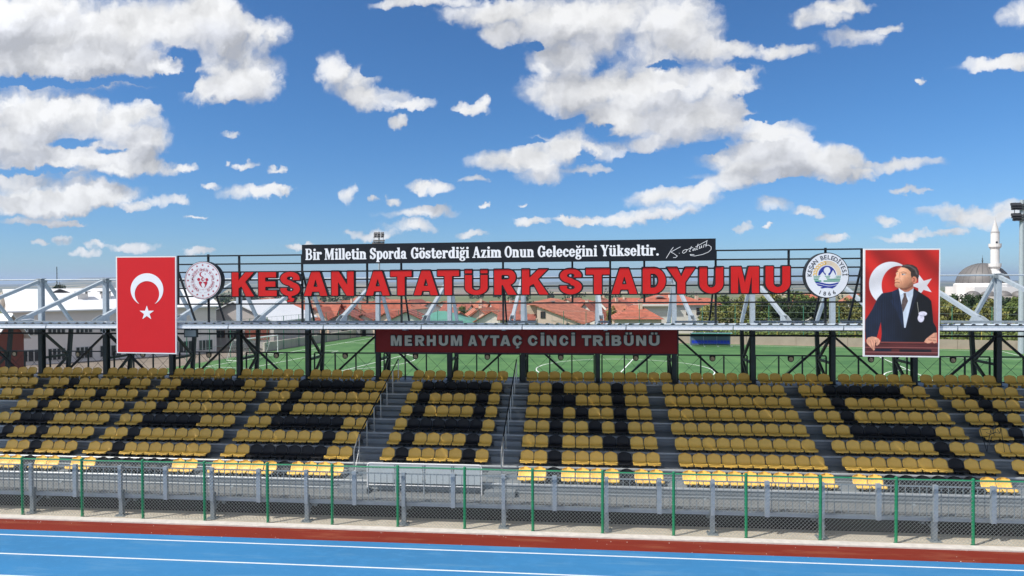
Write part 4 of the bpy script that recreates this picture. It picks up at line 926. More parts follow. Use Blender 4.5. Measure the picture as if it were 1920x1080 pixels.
emb(lambda X, Y: uni(S_ell(X, Y, -.22, .05, .08, .08), S_ell(X, Y, .22, .04, .08, .08), cut(S_ell(X, Y, -.05, .31, .13, .125), S_ell(X, Y, .0, .32, .11, .11)), S_poly(X, Y, star_pts(.13, .33, .045)),
    S_poly(X, Y, [(-.22,-.06),(-.12,-.05),(-.02,-.09),(-.10,-.20),(-.06,-.30),(.0,-.40),(-.12,-.30),(-.20,-.18)]), S_poly(X, Y, [(.0,-.10),(.12,-.07),(.24,-.05),(.24,-.16),(.16,-.30),(.07,-.42),(.12,-.26),(.10,-.18)]),
    cut(S_ell(X, Y, .0, .06, .085, .11), S_ell(X, Y, .02, .06, .04, .07))), Xc, Zc, rx, rz, YE - .010, CRIM, E1, 'figure_symbol', .014)
p = aty(1550.5, 516.3, YE); rx = (aty(1592.2, 516, YE).x - aty(1509, 516, YE).x) / 2; rz = 40.6 * PXM; Xc, Zc = p.x, p.z
E2 = thing('round_emblem', (Xc, YE, Zc), 'round white municipal emblem with mountains, waves and the year 1866', 'emblem')
disc(Xc, Zc, rx, rz, YE, .22, BLACK, E2, 'emblem_rim'); disc(Xc, Zc, rx * .965, rz * .965, YE - .006, .005, EW, E2, 'emblem_face')
ring_text('KEŞAN BELEDİYESİ', Xc, Zc, rx * .80, rz * .80, .175, 178, 2, YE - .010, INK, E2)
ring_text('1866', Xc, Zc, rx * .80, rz * .80, .165, 247, 293, YE - .010, INK, E2, True)
mt = lambda X, Y: uni(S_poly(X, Y, [(-.42,-.10),(-.20,.16),(.0,-.10)]), S_poly(X, Y, [(.05,-.10),(.27,.24),(.48,-.16)]))
emb(lambda X, Y: cut(np.maximum(S_ell(X, Y, 0, 0, .40, .42), -Y + .0), S_ell(X, Y, 0, .22, .15, .15), S_box(X, Y, -.06, .06, -.1, .12), mt(X, Y)), Xc, Zc, rx, rz, YE - .010, NAVY, E2, 'blue_sky', .014)
def bands(X, Y):
    c = np.hypot(X, Y) - .62; r = np.full(X.shape, 1e9)
    for y0, y1 in ((-.05,-.025),(-.12,-.09),(-.19,-.15),(-.27,-.22)): r = np.minimum(r, S_box(X, Y, -.7, .7, y0, y1))
    r = cut(r, S_poly(X, Y, [(-.40,-.20),(-.22,.12),(.02,-.20)]), S_poly(X, Y, [(.10,-.13),(.27,.2),(.42,-.10)]), S_box(X, Y, -.26, -.16, -.4, -.1)); return np.maximum(r, c)
emb(bands, Xc, Zc, rx, rz, YE - .010, EGRN, E2, 'green_bands', .014)
emb(lambda X, Y: np.maximum(np.hypot(X, Y + .02) - .60, np.minimum(np.abs(Y + .36 + .05 * np.sin(X * 5 + 1)) - .035, np.minimum(np.abs(Y + .46 + .05 * np.sin(X * 5 + 1)) - .035, np.abs(Y + .55 - .04 * np.cos(X * 6)) - .03))), Xc, Zc, rx, rz, YE - .010, NAVY, E2, 'blue_waves', .014)
emb(lambda X, Y: uni(*[np.maximum(np.abs(np.hypot(X, Y) - r) - .008, np.maximum(-Y, -X - .1)) for r in (.47, .51, .55, .59, .63)]), Xc, Zc, rx, rz, YE - .010, GOLD, E2, 'gold_arcs', .012)
def wheat(X, Y):
    r = np.full(X.shape, 1e9)
    for k in range(7):
        a = math.radians(100 + 12.5 * k)
        for rr, tl in ((.50, .5), (.60, -.5)):
            cx, cy = rr * math.cos(a), rr * math.sin(a); t_ = a + math.pi / 2 + tl; c, s = math.cos(t_), math.sin(t_)
            r = np.minimum(r, S_ell((X - cx) * c + (Y - cy) * s, -(X - cx) * s + (Y - cy) * c, 0, 0, .075, .03))
    return r
emb(wheat, Xc, Zc, rx, rz, YE - .010, GOLD, E2, 'wheat_ear', .012)

# flag poster
FLR = mat('flag_red_print', (.60, .016, .022), .6, 0, .05, 1.5, spec=.2)
def poster(corners, Y, label, cat, name):
    R_ = thing(name, (aty(*corners[0], Y).x, Y, 6.5), label, cat)
    b = MB(); c = [aty(u, v, Y) for u, v in corners]; b.add([(p.x, Y, p.z) for p in c] + [(p.x, Y + .05, p.z) for p in c], [(3, 2, 1, 0), (4, 5, 6, 7), (0, 1, 5, 4), (1, 2, 6, 5), (2, 3, 7, 6), (3, 0, 4, 7)])
    b.build('board', WFRAME, R_); return R_
YP = 18.98
FP = poster([(217, 481), (330, 480.3), (331, 664), (219, 662)], YP, 'tall red Turkish flag poster hanging over the canopy edge, white border', 'poster', 'flag_poster')
b = MB(); c = [aty(u, v, YP) for u, v in [(219.5, 483), (328, 482.3), (328.8, 661.7), (221, 660)]]; b.add([(p.x, YP - .004, p.z) for p in c], [(3, 2, 1, 0)]); b.build('red_field', FLR, FP)
art(lambda X, Y: cut(S_ell(X, Y, 275.5, -543, 30.6, 30.6), S_ell(X, Y, 275.5, -551, 23, 24)), (240, 310, 508, 572.5), YP - .009, WHITE, FP, 'crescent', .004, .5)
art(lambda X, Y: S_poly(X, Y, star_pts(275.2, -587, 14.2)), (255, 295, 570, 604), YP - .009, WHITE, FP, 'star', .004, .4)
# portrait poster: a printed picture, painted on a fine grid in its own print coordinates
PPP = poster([(1619.5, 466.3), (1763.5, 465.8), (1761, 670.3), (1618.8, 668.5)], YP, 'tall portrait poster of a man in dark suit before a waving red flag', 'poster', 'portrait_poster')
NXp, NYp = 240, 336
gx = np.linspace(103, 724, NXp); gy = np.linspace(84, 986, NYp); PX_, PY_ = np.meshgrid(gx, gy)
rs_ = np.random.RandomState(3)
def snoise(sx, sy):
    g = rs_.rand(int(902 / sy) + 3, int(621 / sx) + 3); ix = (PX_ - 103) / sx; iy = (PY_ - 84) / sy
    x0 = ix.astype(int); y0 = iy.astype(int); fx_ = ix - x0; fy_ = iy - y0; fx_ = fx_ * fx_ * (3 - 2 * fx_); fy_ = fy_ * fy_ * (3 - 2 * fy_)
    return (g[y0, x0] * (1 - fx_) + g[y0, x0 + 1] * fx_) * (1 - fy_) + (g[y0 + 1, x0] * (1 - fx_) + g[y0 + 1, x0 + 1] * fx_) * fy_
im = np.zeros((NYp, NXp, 3))
def srgb(r, g, b_): c = np.array([r, g, b_]) / 255.; return np.where(c <= .04045, c / 12.92, ((c + .055) / 1.055) ** 2.4)
def paint(sdf, col, soft=2.0, shade=None, op=1.0):
    a = (np.clip(.5 - sdf / soft, 0, 1) * op)[..., None]; c = srgb(*col)[None, None, :] * (1 if shade is None else shade[..., None]); im[:] = im * (1 - a) + c * a
fold = .5 + .5 * np.sin((PX_ * .62 - PY_ * .45) / 34 + 1.2 + 1.4 * snoise(160, 200)); fold2 = .5 + .5 * np.sin((PX_ * .8 - PY_ * .3) / 61 + .5)
im[:] = srgb(196, 34, 26)[None, None, :] * (.55 + .65 * fold * (.5 + .5 * fold2))[..., None]
Pp = lambda pts: S_poly(PX_, PY_, pts)
wsh = .80 + .24 * (.5 + .5 * np.sin((PX_ * .5 + PY_) / 40)) 
paint(cut(S_ell(PX_, PY_, 322, 375, 186, 190), S_ell(PX_, PY_, 388, 385, 146, 165)), (228, 228, 232), 3, wsh)
paint(Pp([(585 + (98 if i % 2 == 0 else 40) * math.cos(math.radians(36 + 36 * i)), 386 - (98 if i % 2 == 0 else 40) * math.sin(math.radians(36 + 36 * i))) for i in range(10)]), (232, 228, 230), 3, wsh)
# jacket, sleeves
jk = (.75 + .5 * snoise(40, 60)) * (1 + .22 * np.sin(PX_ / 3.1))
suit = [(390,412),(335,438),(245,455),(208,498),(165,590),(104,688),(104,770),(112,850),(196,850),(214,800),(238,702),(246,800),(238,874),(612,874),(622,850),(690,792),(713,786),(706,742),(682,700),(673,600),(664,520),(640,492),(520,415)]
paint(Pp(suit), (17, 28, 48), 3, jk * np.clip(1.35 - (PX_ - 200) / 260, .15, 1.25))
paint(Pp([(330,440),(395,412),(440,750),(425,752),(345,560),(318,520),(338,500)]), (22, 35, 60), 3, jk)
paint(Pp([(505,420),(552,452),(520,540),(450,752),(440,752)]), (20, 26, 44), 3)
paint(S_line(PX_, PY_, [(340, 500), (352, 565), (428, 752), (430, 870)], 1.6), (10, 15, 28), 3); paint(S_line(PX_, PY_, [(245, 520), (242, 600), (243, 700)], 2.5), (10, 16, 30), 4)
paint(Pp([(104,770),(114,850),(196,850),(214,800),(160,770)]), (16, 28, 50), 5, jk)
paint(Pp([(386,410),(404,500),(425,620),(437,748),(448,748),(478,610),(508,470),(512,408),(450,440)]), (205, 216, 228), 2.5, .85 + .25 * snoise(26, 60))
paint(Pp([(386,395),(404,470),(430,452),(440,440),(400,418)]), (226, 234, 240), 2); paint(Pp([(512,404),(508,460),(470,490),(444,446)]), (190, 202, 216), 2)
paint(Pp([(428,452),(449,452),(452,478),(468,520),(426,618),(413,560),(417,512),(430,482)]), (92, 76, 72), 2.5, .7 + .6 * snoise(9, 9))
paint(Pp([(388,390),(512,372),(508,415),(470,440),(440,444),(398,418)]), (176, 112, 84), 3)
# head
face = [(415,222),(388,248),(374,266),(363,286),(366,302),(356,322),(352,336),(360,342),(353,356),(356,368),(352,380),(358,398),(376,406),(412,414),(455,408),(492,388),(516,366),(545,338),(553,300),(545,240),(480,208)]
hxn, hyn = (PX_ - 448) / 112, (PY_ - 312) / 118; hz2 = np.sqrt(np.clip(1 - np.clip(hxn ** 2 + hyn ** 2, 0, .98), .02, 1))
lit = np.clip(.42 + .95 * np.clip(-hxn * .62 - hyn * .42 + hz2 * .55, 0, 1.2), .34, 1.22) * (.94 + .12 * snoise(14, 14))
paint(Pp(face), (232, 166, 126), 2.5, lit)
paint(Pp([(404,232),(420,214),(455,206),(505,212),(538,232),(557,268),(558,308),(542,346),(530,352),(528,318),(512,308),(497,326),(489,300),(488,272),(462,246),(436,236)]), (52, 42, 38), 3, .6 + .9 * snoise(60, 7))
paint(S_line(PX_, PY_, [(430, 218), (480, 222), (525, 250), (540, 290)], 5), (120, 112, 108), 9, op=.6)
paint(S_ell(PX_, PY_, 518, 340, 22, 29), (214, 134, 104), 3); paint(S_line(PX_, PY_, [(508, 326), (520, 330), (516, 352)], 3), (130, 66, 50), 5)
paint(S_line(PX_, PY_, [(408, 276), (428, 271), (452, 282)], 2.4), (122, 80, 60), 6); paint(S_line(PX_, PY_, [(366, 274), (380, 266)], 3), (110, 70, 52), 4)
paint(S_ell(PX_, PY_, 428, 293, 17, 7), (204, 192, 182), 5); paint(S_ell(PX_, PY_, 420, 293, 5.5, 6), (60, 78, 92), 3); paint(S_ell(PX_, PY_, 374, 288, 8, 5), (196, 176, 160), 5); paint(S_line(PX_, PY_, [(412, 286), (430, 284), (446, 290)], 1.5), (104, 66, 52), 4)
paint(S_line(PX_, PY_, [(396, 276), (392, 306), (397, 322)], 3), (176, 108, 80), 8, op=.8); paint(S_ell(PX_, PY_, 376, 334, 18, 6), (150, 84, 62), 8, op=.7)
paint(S_line(PX_, PY_, [(356, 362), (376, 359), (396, 365)], 2.6), (132, 58, 48), 4); paint(S_line(PX_, PY_, [(402, 338), (410, 362), (406, 380)], 2.5), (176, 108, 82), 7, op=.7); paint(Pp([(440,330),(470,330),(480,378),(440,404),(415,398)]), (168, 100, 76), 30, op=.35)
paint(S_ell(PX_, PY_, 402, 326, 20, 15), (248, 196, 160), 26, op=.55); paint(S_ell(PX_, PY_, 412, 252, 26, 14), (250, 200, 164), 24, op=.5); paint(S_line(PX_, PY_, [(384, 282), (376, 310), (368, 326)], 3), (252, 204, 170), 7, op=.6); paint(S_line(PX_, PY_, [(470, 392), (500, 368), (516, 350)], 6), (120, 68, 50), 16, op=.6)
paint(Pp([(392,404),(430,412),(480,396),(510,374),(506,396),(450,428),(404,420)]), (104, 58, 44), 8, op=.8)
# pocket square, chain, hands, lectern
paint(S_line(PX_, PY_, [(545, 530), (553, 590), (560, 628)], 2), (150, 150, 140), 2)
paint(uni(S_ell(PX_, PY_, 592, 628, 35, 20), S_ell(PX_, PY_, 577, 666, 27, 34)), (222, 218, 232), 3, .8 + .35 * snoise(20, 16)); paint(S_line(PX_, PY_, [(566, 640), (590, 648), (612, 636)], 1.5), (150, 145, 170), 3)
paint(S_box(PX_, PY_, 100, 730, 872, 990), (84, 34, 34), 2, .6 + .9 * snoise(150, 6)); paint(S_box(PX_, PY_, 100, 730, 870, 878), (140, 70, 62), 2); paint(S_box(PX_, PY_, 100, 730, 916, 920), (170, 104, 98), 2)
paint(S_box(PX_, PY_, 180, 330, 930, 953), (12, 18, 38), 2); paint(S_box(PX_, PY_, 398, 668, 932, 955), (14, 12, 22), 2); paint(S_box(PX_, PY_, 100, 730, 956, 962), (150, 90, 86), 2)
paint(Pp([(116,858),(128,836),(160,826),(196,830),(222,845),(234,862),(226,888),(206,906),(198,896),(204,874),(190,880),(188,940),(178,946),(160,925),(140,905),(120,884)]), (224, 162, 132), 2.5, .8 + .4 * snoise(18, 26))
for l in ([(150, 862), (158, 900), (172, 938)], [(170, 858), (178, 890), (184, 930)], [(190, 856), (196, 876)]): paint(S_line(PX_, PY_, l, 1.6), (140, 80, 62), 4)
paint(Pp([(606,868),(622,842),(650,818),(688,790),(713,788),(713,872),(690,880),(676,866),(652,878),(634,880)]), (218, 156, 126), 2.5, .75 + .45 * snoise(20, 18))
for l in ([(640, 850), (672, 852)], [(668, 830), (700, 828)], [(684, 852), (706, 858)]): paint(S_line(PX_, PY_, l, 2), (130, 70, 54), 4)
im *= (.94 + .12 * rs_.rand(NYp, NXp))[..., None]
c = [aty(u, v, YP) for u, v in [(1622.5, 468.8), (1760.8, 468.4), (1758.6, 667.4), (1621.4, 665.8)]]
fxn = (np.arange(NXp) / (NXp - 1))[None, :]; fyn = (np.arange(NYp) / (NYp - 1))[:, None]
def bil(i): return (c[0][i] * (1 - fxn) + c[1][i] * fxn) * (1 - fyn) + (c[3][i] * (1 - fxn) + c[2][i] * fxn) * fyn
vv = np.stack([bil(0), np.full((NYp, NXp), YP - .004), bil(2)], -1).reshape(-1, 3)
ii = np.arange(NYp * NXp).reshape(NYp, NXp); fq = np.stack([ii[:-1, :-1], ii[1:, :-1], ii[1:, 1:], ii[:-1, 1:]], -1).reshape(-1, 4)
me = bpy.data.meshes.new('printed_picture'); me.from_pydata(vv.tolist(), [], fq.tolist())
ca = me.color_attributes.new('print', 'FLOAT_COLOR', 'POINT'); ca.data.foreach_set('color', np.concatenate([im.reshape(-1, 3), np.ones((NYp * NXp, 1))], 1).astype(np.float32).ravel())
pm = bpy.data.materials.new('printed_banner'); pm.use_nodes = True; at_ = pm.node_tree.nodes.new('ShaderNodeAttribute'); at_.attribute_name = 'print'
pm.node_tree.links.new(at_.outputs['Color'], pm.node_tree.nodes['Principled BSDF'].inputs['Base Color']); pm.node_tree.nodes['Principled BSDF'].inputs['Roughness'].default_value = .5
me.materials.append(pm); o = bpy.data.objects.new('printed_picture', me); COL.objects.link(o); o.parent = PPP; o.matrix_parent_inverse = PPP.matrix_basis.inverted()

# small floodlight and loose cables at the eaves
wl = thing('work_light', (aty(357, 625, 19.5).x, 19.5, 5.6), 'square floodlight hanging under the eaves right of the flag poster', 'floodlight'); p = aty(357, 625, 19.45); q = (aty(369, 625, 19.45).x - p.x)
b = MB(); b.box(p.x - q, p.x + q, 19.45, 19.53, p.z - .125, p.z + .125); b.build('lamp_housing', DARKST, wl)
b = MB(); b.box(p.x - q + .03, p.x + q - .03, 19.44, 19.449, p.z - .095, p.z + .095); b.build('glass', mat('lamp_glass_grey', (.33, .38, .38), .15), wl)
b = MB(); b.bar((p.x, 19.5, p.z + .12), (p.x, 19.5, 5.84), .05, .03); b.build('bracket', DARKST, wl)
CBL = mat('white_cable', (.70, .70, .72), .5)
def px_tube(pts, Y, r, n=6):
    b = MB(); b.tube([aty(u, v, Y + (dy[0] if dy else 0)) for u, v, *dy in pts], r, n); return b
tag(px_tube([(40, 600, .3), (58, 598, .2), (72, 602, .3)], 19.3, .008).build('cable', CBL), 'thin white cable lying on the canopy edge at the far left', 'cable')
tag(px_tube([(216, 604), (205, 606), (197, 603), (192, 609), (191, 616), (196, 614), (198, 622), (195, 627), (191, 622), (193, 616)], 19.3, .007).build('cable', CBL), 'looped white cable dangling from the canopy edge left of the flag poster', 'cable')
tag(px_tube([(369, 601, .3), (362, 604, .1), (358, 611), (357, 618)], 19.3, .008).build('cable', CBL), 'short white cable running down to the square floodlight', 'cable')
b = MB(); Z7 = lambda a, c, dy=0: aty(1780 + a / 7.714, 740 + c / 7.714, 21.9 + dy)
for l in ([(440, 490, .3), (545, 830, 0)], [(478, 600, .25), (545, 830, 0)], [(600, 510, .1), (560, 700, 0), (545, 830, 0)], [(620, 600, 0), (575, 730, 0)], [(745, 470, .3), (770, 640, .2), (800, 830, 0)], [(500, 506, .3), (660, 490, .2), (665, 545, .1), (612, 562, .1), (600, 510, .2)],
          [(440, 490, .3), (500, 506, .3)], [(530, 548, .2), (600, 572, .1), (665, 548, .1), (735, 560, .2)], [(600, 572, .1), (575, 600, .0), (480, 610, .25)], [(690, 500, .2), (735, 560, .2), (745, 470, .3)], [(655, 380, .3), (664, 500, .2)]):
    b.tube([Z7(*q) for q in l], .009, 6)
tag(b.build('wire_stand', BLACK), 'thin bent black wire stand left on the terraces at right', 'stand')
# ------------------------------------------------------------------ behind: fences, wall, goal, dugout, masts
def depth_of(x, y, z=0):
    return Vector((x, y, z - CAMZ)).dot(_F)
def proj(x, y, z):
    p = Vector((x, y, z - CAMZ)); d = p.dot(_F); return 960 + FPX * p.dot(_R) / d, 540 - FPX * p.dot(_U) / d
GRF = mat('faded_green_post', (.05, .22, .14), .5, 0, .3, 3); YPOLE = mat('yellow_pole', (.42, .36, .08), .6)
NET = mat('thin_net_wire', (.20, .26, .24), .6)
PWALL = mat('beige_concrete_wall', (.42, .35, .28), .9, 0, .25, .6, .2, 8)
def line_fence(name, pts, h, step, label, mpost=GRF, wires=5, z=ZP, r=.05, verts=0.0):
    root = thing(name, (pts[0][0], pts[0][1], z), label, 'fence'); wb = MB()
    for (xa, ya), (xb, yb) in zip(pts, pts[1:]):
        L_ = math.hypot(xb - xa, yb - ya); n = max(1, int(L_ / step))
        for i in range(n + 1):
            x, y = lerp(xa, xb, i / n), lerp(ya, yb, i / n); b = MB(); b.tube([(x, y, z - .1), (x, y, z + h)], r, 8); b.build('fence_post', mpost, root)
        for k in range(wires + 1):
            zz = z + h * (k + .02) / (wires + .02); wb.bar((xa, ya, zz), (xb, yb, zz), .03 if k < wires else .05, .03)
        if verts:
            m_ = int(L_ / verts)
            for i in range(m_): x, y = lerp(xa, xb, i / m_), lerp(ya, yb, i / m_); wb.bar((x, y, z), (x, y, z + h), .014)
    wb.build('fence_wire', NET, root); return root
w0, w1 = pp(0, HW + 2), pp(HL + 9, HW + 2)
wl_ = thing('concrete_wall', w0, 'low beige concrete wall behind the far touchline of the pitch', 'wall')
for k in range(9):
    a = lerp(-6, HL + 9, k / 9); c = lerp(-6, HL + 9, (k + 1) / 9) - .04; b = MB()
    p, q = pp(a, HW + 2), pp(c, HW + 2); b.bar((p[0], p[1], ZP + .6), (q[0], q[1], ZP + .6), .25, 1.25); b.build('wall_panel', PWALL, wl_)
line_fence('net_fence', [pp(-6, HW + 2.4)[:2], pp(HL + 9, HW + 2.4)[:2]], 5.6, 4.4, 'tall green net fence above the far beige wall', wires=6)
line_fence('net_fence', [pp(-HL - 3.6, -8)[:2], pp(-HL - 3.6, HW + 2)[:2], pp(-6, HW + 2.2)[:2]], 4.6, 3.4, 'green net fence round the left end of the pitch', wires=3, verts=1.1)
b = MB(); p, q = pp(-HL - 3.9, 6), pp(-HL - 3.9, HW + 2); b.bar((p[0], p[1], ZP + .55), (q[0], q[1], ZP + .55), .3, 1.3); tag(b.build('side_wall', mat('pale_side_wall', (.50, .47, .40), .9, 0, .2, .5)), 'pale low wall behind the left goal line of the pitch', 'wall')
for k in range(9):
    p = pp(lerp(8, HL + 4, k / 8), HW + 3.2); b = MB(); b.tube([(p[0], p[1], ZP), (p[0], p[1], ZP + 3.4)], .06, 8)
    tag(b.build('yellow_pole', YPOLE), 'thin yellow pole behind the far wall, %s from the left' % ordn(k + 1), 'pole', 'yellow poles behind the far wall')
fa, fb = atz(-30, 689, ZP), atz(215, 667, ZP); fc = atz(333, 661, ZP)
line_fence('net_fence', [(fa.x, fa.y), (fb.x, fb.y), (fc.x, fc.y)], 4.8, 2.6, 'green net fence in front of the long school wall', wires=3, verts=0)
# goal
G = thing('goal', atz(487, 667, ZP), 'white football goal at the left end of the pitch', 'goal')
gr, gl = Vector(pp(-HL, 3.66)), Vector(pp(-HL, -3.66)); bk = -LD * 1.8; up = Vector((0, 0, 2.44)); WG = mat('goal_white', (.8, .8, .8), .4)
for s_, nm in ((gr, 'goal_post'), (gl, 'goal_post')): b = MB(); b.tube([s_, s_ + up], .07, 8); b.build(nm, WG, G)
b = MB(); b.tube([gr + up, gl + up], .07, 8); b.build('crossbar', WG, G)
b = MB()
for s_ in (gr, gl): b.tube([s_ + up, s_ + up + bk * .5, s_ + bk], .03, 6); b.tube([s_, s_ + bk], .03, 6)
b.tube([gr + up + bk * .5, gl + up + bk * .5], .03, 6); b.build('net_frame', WG, G)
b = MB()
for k in range(1, 24):
    s_ = gl.lerp(gr, k / 24); b.bar(s_ + up + bk * .5, s_ + bk, .012); b.bar(s_ + up, s_ + up + bk * .5, .012)
for k in range(1, 8): b.bar((gr + up + bk * .5).lerp(gr + bk, k / 8), (gl + up + bk * .5).lerp(gl + bk, k / 8), .012)
b.build('net', mat('net_white', (.6, .62, .6), .8), G)
# dugout
dp = atz(1335, 646.5, ZP); Dg = thing('dugout', dp, 'pitch side dugout with curved clear cover and a row of blue seats', 'dugout')
y0 = 94.6; x0, x1 = aty(1297, 643, y0).x, aty(1373, 643, y0).x
prof = [(y0 - .05, ZP + 1.85), (y0 + .5, ZP + 1.95), (y0 + 1.0, ZP + 1.8), (y0 + 1.25, ZP + 1.3), (y0 + 1.3, ZP + .1)]
b = MB()
for (ya, za), (yb, zb_) in zip(prof, prof[1:]): b.add([(x0, ya, za), (x1, ya, za), (x1, yb, zb_), (x0, yb, zb_)], [(0, 1, 2, 3)])
b.build('cover', mat('smoky_polycarbonate', (.12, .17, .24), .2), Dg)
for k in range(4):
    x = lerp(x0, x1, k / 3); b = MB(); b.tube([(x, y, z) for y, z in prof], .045, 6); b.tube([(x, y0 + 1.3, ZP), (x, y0, ZP + .05)], .045, 6); b.build('frame_hoop', GALVL, Dg)
b = MB(); b.tube([(x0, y0 - .05, ZP + 1.87), (x1, y0 - .05, ZP + 1.87)], .05, 6); b.build('front_bar', mat('dugout_green', (.1, .4, .3), .5), Dg)
for k in range(12):
    x = lerp(x0 + .35, x1 - .35, k / 11); b = MB(); b.box(x - .19, x + .19, y0 + .5, y0 + .9, ZP + .42, ZP + .48); b.box(x - .19, x + .19, y0 + .88, y0 + .93, ZP + .48, ZP + .82); b.build('seat', mat('blue_seat', (.01, .045, .42), .4), Dg)
# floodlight masts
LAMP = mat('lamp_black', (.03, .03, .035), .5); LG = mat('lamp_reflector', (.25, .27, .28), .3)
def lampbox(b, x, y, z, s): b.box(x - s, x + s, y - s * .5, y + s * .5, z - s * .62, z + s * .62); 
def mast(u, ytop, Yd, zbase, r, rows, label, sp, pole_top):
    x = aty(u, 500, Yd).x; M_ = thing('floodlight_mast', (x, Yd, zbase), label, 'floodlight mast')
    b = MB(); b.tube([(x, Yd, zbase), (x, Yd, pole_top)], [r, r * .6], 12); b.build('pole', GALVL, M_)
    fb_ = MB(); 
    for (v, us) in rows:
        z = aty(u, v, Yd).z; xs_ = [aty(q, v, Yd).x for q in us]; fb_.bar((min(xs_), Yd, z), (max(xs_), Yd, z), .06)
        for xx in xs_:
            b = MB(); s_ = .24 * sp; b.add([(xx - s_, Yd - .35, z - s_ * .75), (xx + s_, Yd - .35, z - s_ * .6), (xx + s_, Yd - .1, z + s_ * .6), (xx - s_, Yd - .1, z + s_ * .5), (xx - s_ * .7, Yd + .15, z - s_ * .5), (xx + s_ * .7, Yd + .15, z - s_ * .5), (xx + s_ * .7, Yd + .15, z + s_ * .3), (xx - s_ * .7, Yd + .15, z + s_ * .3)],
                                        [(0, 1, 2, 3), (7, 6, 5, 4), (0, 4, 5, 1), (1, 5, 6, 2), (2, 6, 7, 3), (3, 7, 4, 0)]); b.build('lamp', LAMP, M_)
    zz = [aty(u, v, Yd).z for v, _ in rows]; fb_.bar((x, Yd, min(zz) - .4), (x, Yd, max(zz) + .2), .12)
    for q in (min(rows[-1][1]), max(rows[-1][1])): xx = aty(q, 450, Yd).x; fb_.bar((xx, Yd + .1, min(zz) - .2), (xx, Yd + .1, max(zz)), .05)
    fb_.build('lamp_frame', DARKST, M_); return M_
mast(711, 435, 112, -2.2, .22, [(437, (704.5, 710.5, 717.5)), (440.5, (704.5, 711, 718)), (444, (704, 710.5, 717.5)), (451.5, (703, 708, 713, 719)), (455.5, (701, 707, 712.5, 718.5)), (460, (701, 707, 712.5, 718.5))], 'floodlight mast peeking over the black motto board', 1.1, 15)
mast(1915.5, 375, 88, ZP, .36, [(382.5, (1899, 1909, 1919, 1929)), (387, (1900, 1910, 1920, 1930)), (391, (1900.5, 1911, 1921, 1931)), (402, (1900, 1908, 1916, 1925)), (406.5, (1901, 1909, 1917, 1926)), (411.5, (1903, 1911, 1919, 1928))], 'tall floodlight mast at the right edge of the pitch', 1.25, 17)

# ------------------------------------------------------------------ buildings
def tiles(name, col, sc=3.2):
    m = bpy.data.materials.new(name); m.use_nodes = True; t = m.node_tree; N = t.nodes; L_ = t.links
    co = N.new('ShaderNodeTexCoord'); wv = N.new('ShaderNodeTexWave'); wv.bands_direction = 'Z'; wv.inputs['Scale'].default_value = 1.6; wv.inputs['Distortion'].default_value = .6; L_.new(co.outputs['Object'], wv.inputs[0])
    no = N.new('ShaderNodeTexNoise'); no.inputs['Scale'].default_value = 1.4; no.inputs['Detail'].default_value = 8; L_.new(co.outputs['Object'], no.inputs[0])
    r = N.new('ShaderNodeValToRGB'); r.color_ramp.elements[0].position = .3; r.color_ramp.elements[0].color = (*[c * .72 for c in col], 1); r.color_ramp.elements[1].position = .75; r.color_ramp.elements[1].color = (*[min(1, c * 1.2) for c in col], 1)
    L_.new(no.outputs['Fac'], r.inputs[0]); mr = N.new('ShaderNodeMapRange'); mr.inputs[3].default_value = .72; mr.inputs[4].default_value = 1.1; L_.new(wv.outputs['Fac'], mr.inputs[0])
    v = N.new('ShaderNodeVectorMath'); v.operation = 'SCALE'; L_.new(r.outputs[0], v.inputs[0]); L_.new(mr.outputs[0], v.inputs[3]); L_.new(v.outputs[0], N['Principled BSDF'].inputs['Base Color'])
    bp = N.new('ShaderNodeBump'); bp.inputs['Strength'].default_value = .7; bp.inputs['Distance'].default_value = .08; L_.new(wv.outputs['Fac'], bp.inputs['Height']); L_.new(bp.outputs[0], N['Principled BSDF'].inputs['Normal']); N['Principled BSDF'].inputs['Roughness'].default_value = .85
    return m
ROOFS = [tiles('terracotta_tiles', (.43, .125, .075)), tiles('orange_tiles', (.46, .16, .095)), tiles('brown_red_tiles', (.32, .10, .07))]
WALLS = [mat('white_render', (.72, .69, .64), .9, 0, .12, .5), mat('cream_render', (.62, .50, .38), .9, 0, .15, .5), mat('grey_render', (.34, .33, .32), .9, 0, .2, .5), mat('peach_render', (.70, .54, .44), .9, 0, .12, .5)]
WIN = mat('dark_window', (.03, .035, .045), .15); FRM = mat('window_frame_brown', (.10, .06, .04), .6); TEAL = mat('teal_sheet_roof', (.10, .30, .23), .5, .1, .15, .5); WROOF = mat('bright_white_roof_sheet', (.80, .81, .82), .45, .1, .08, .3)
BRICK = mat('red_brown_panel', (.22, .06, .04), .8, 0, .2, 1)
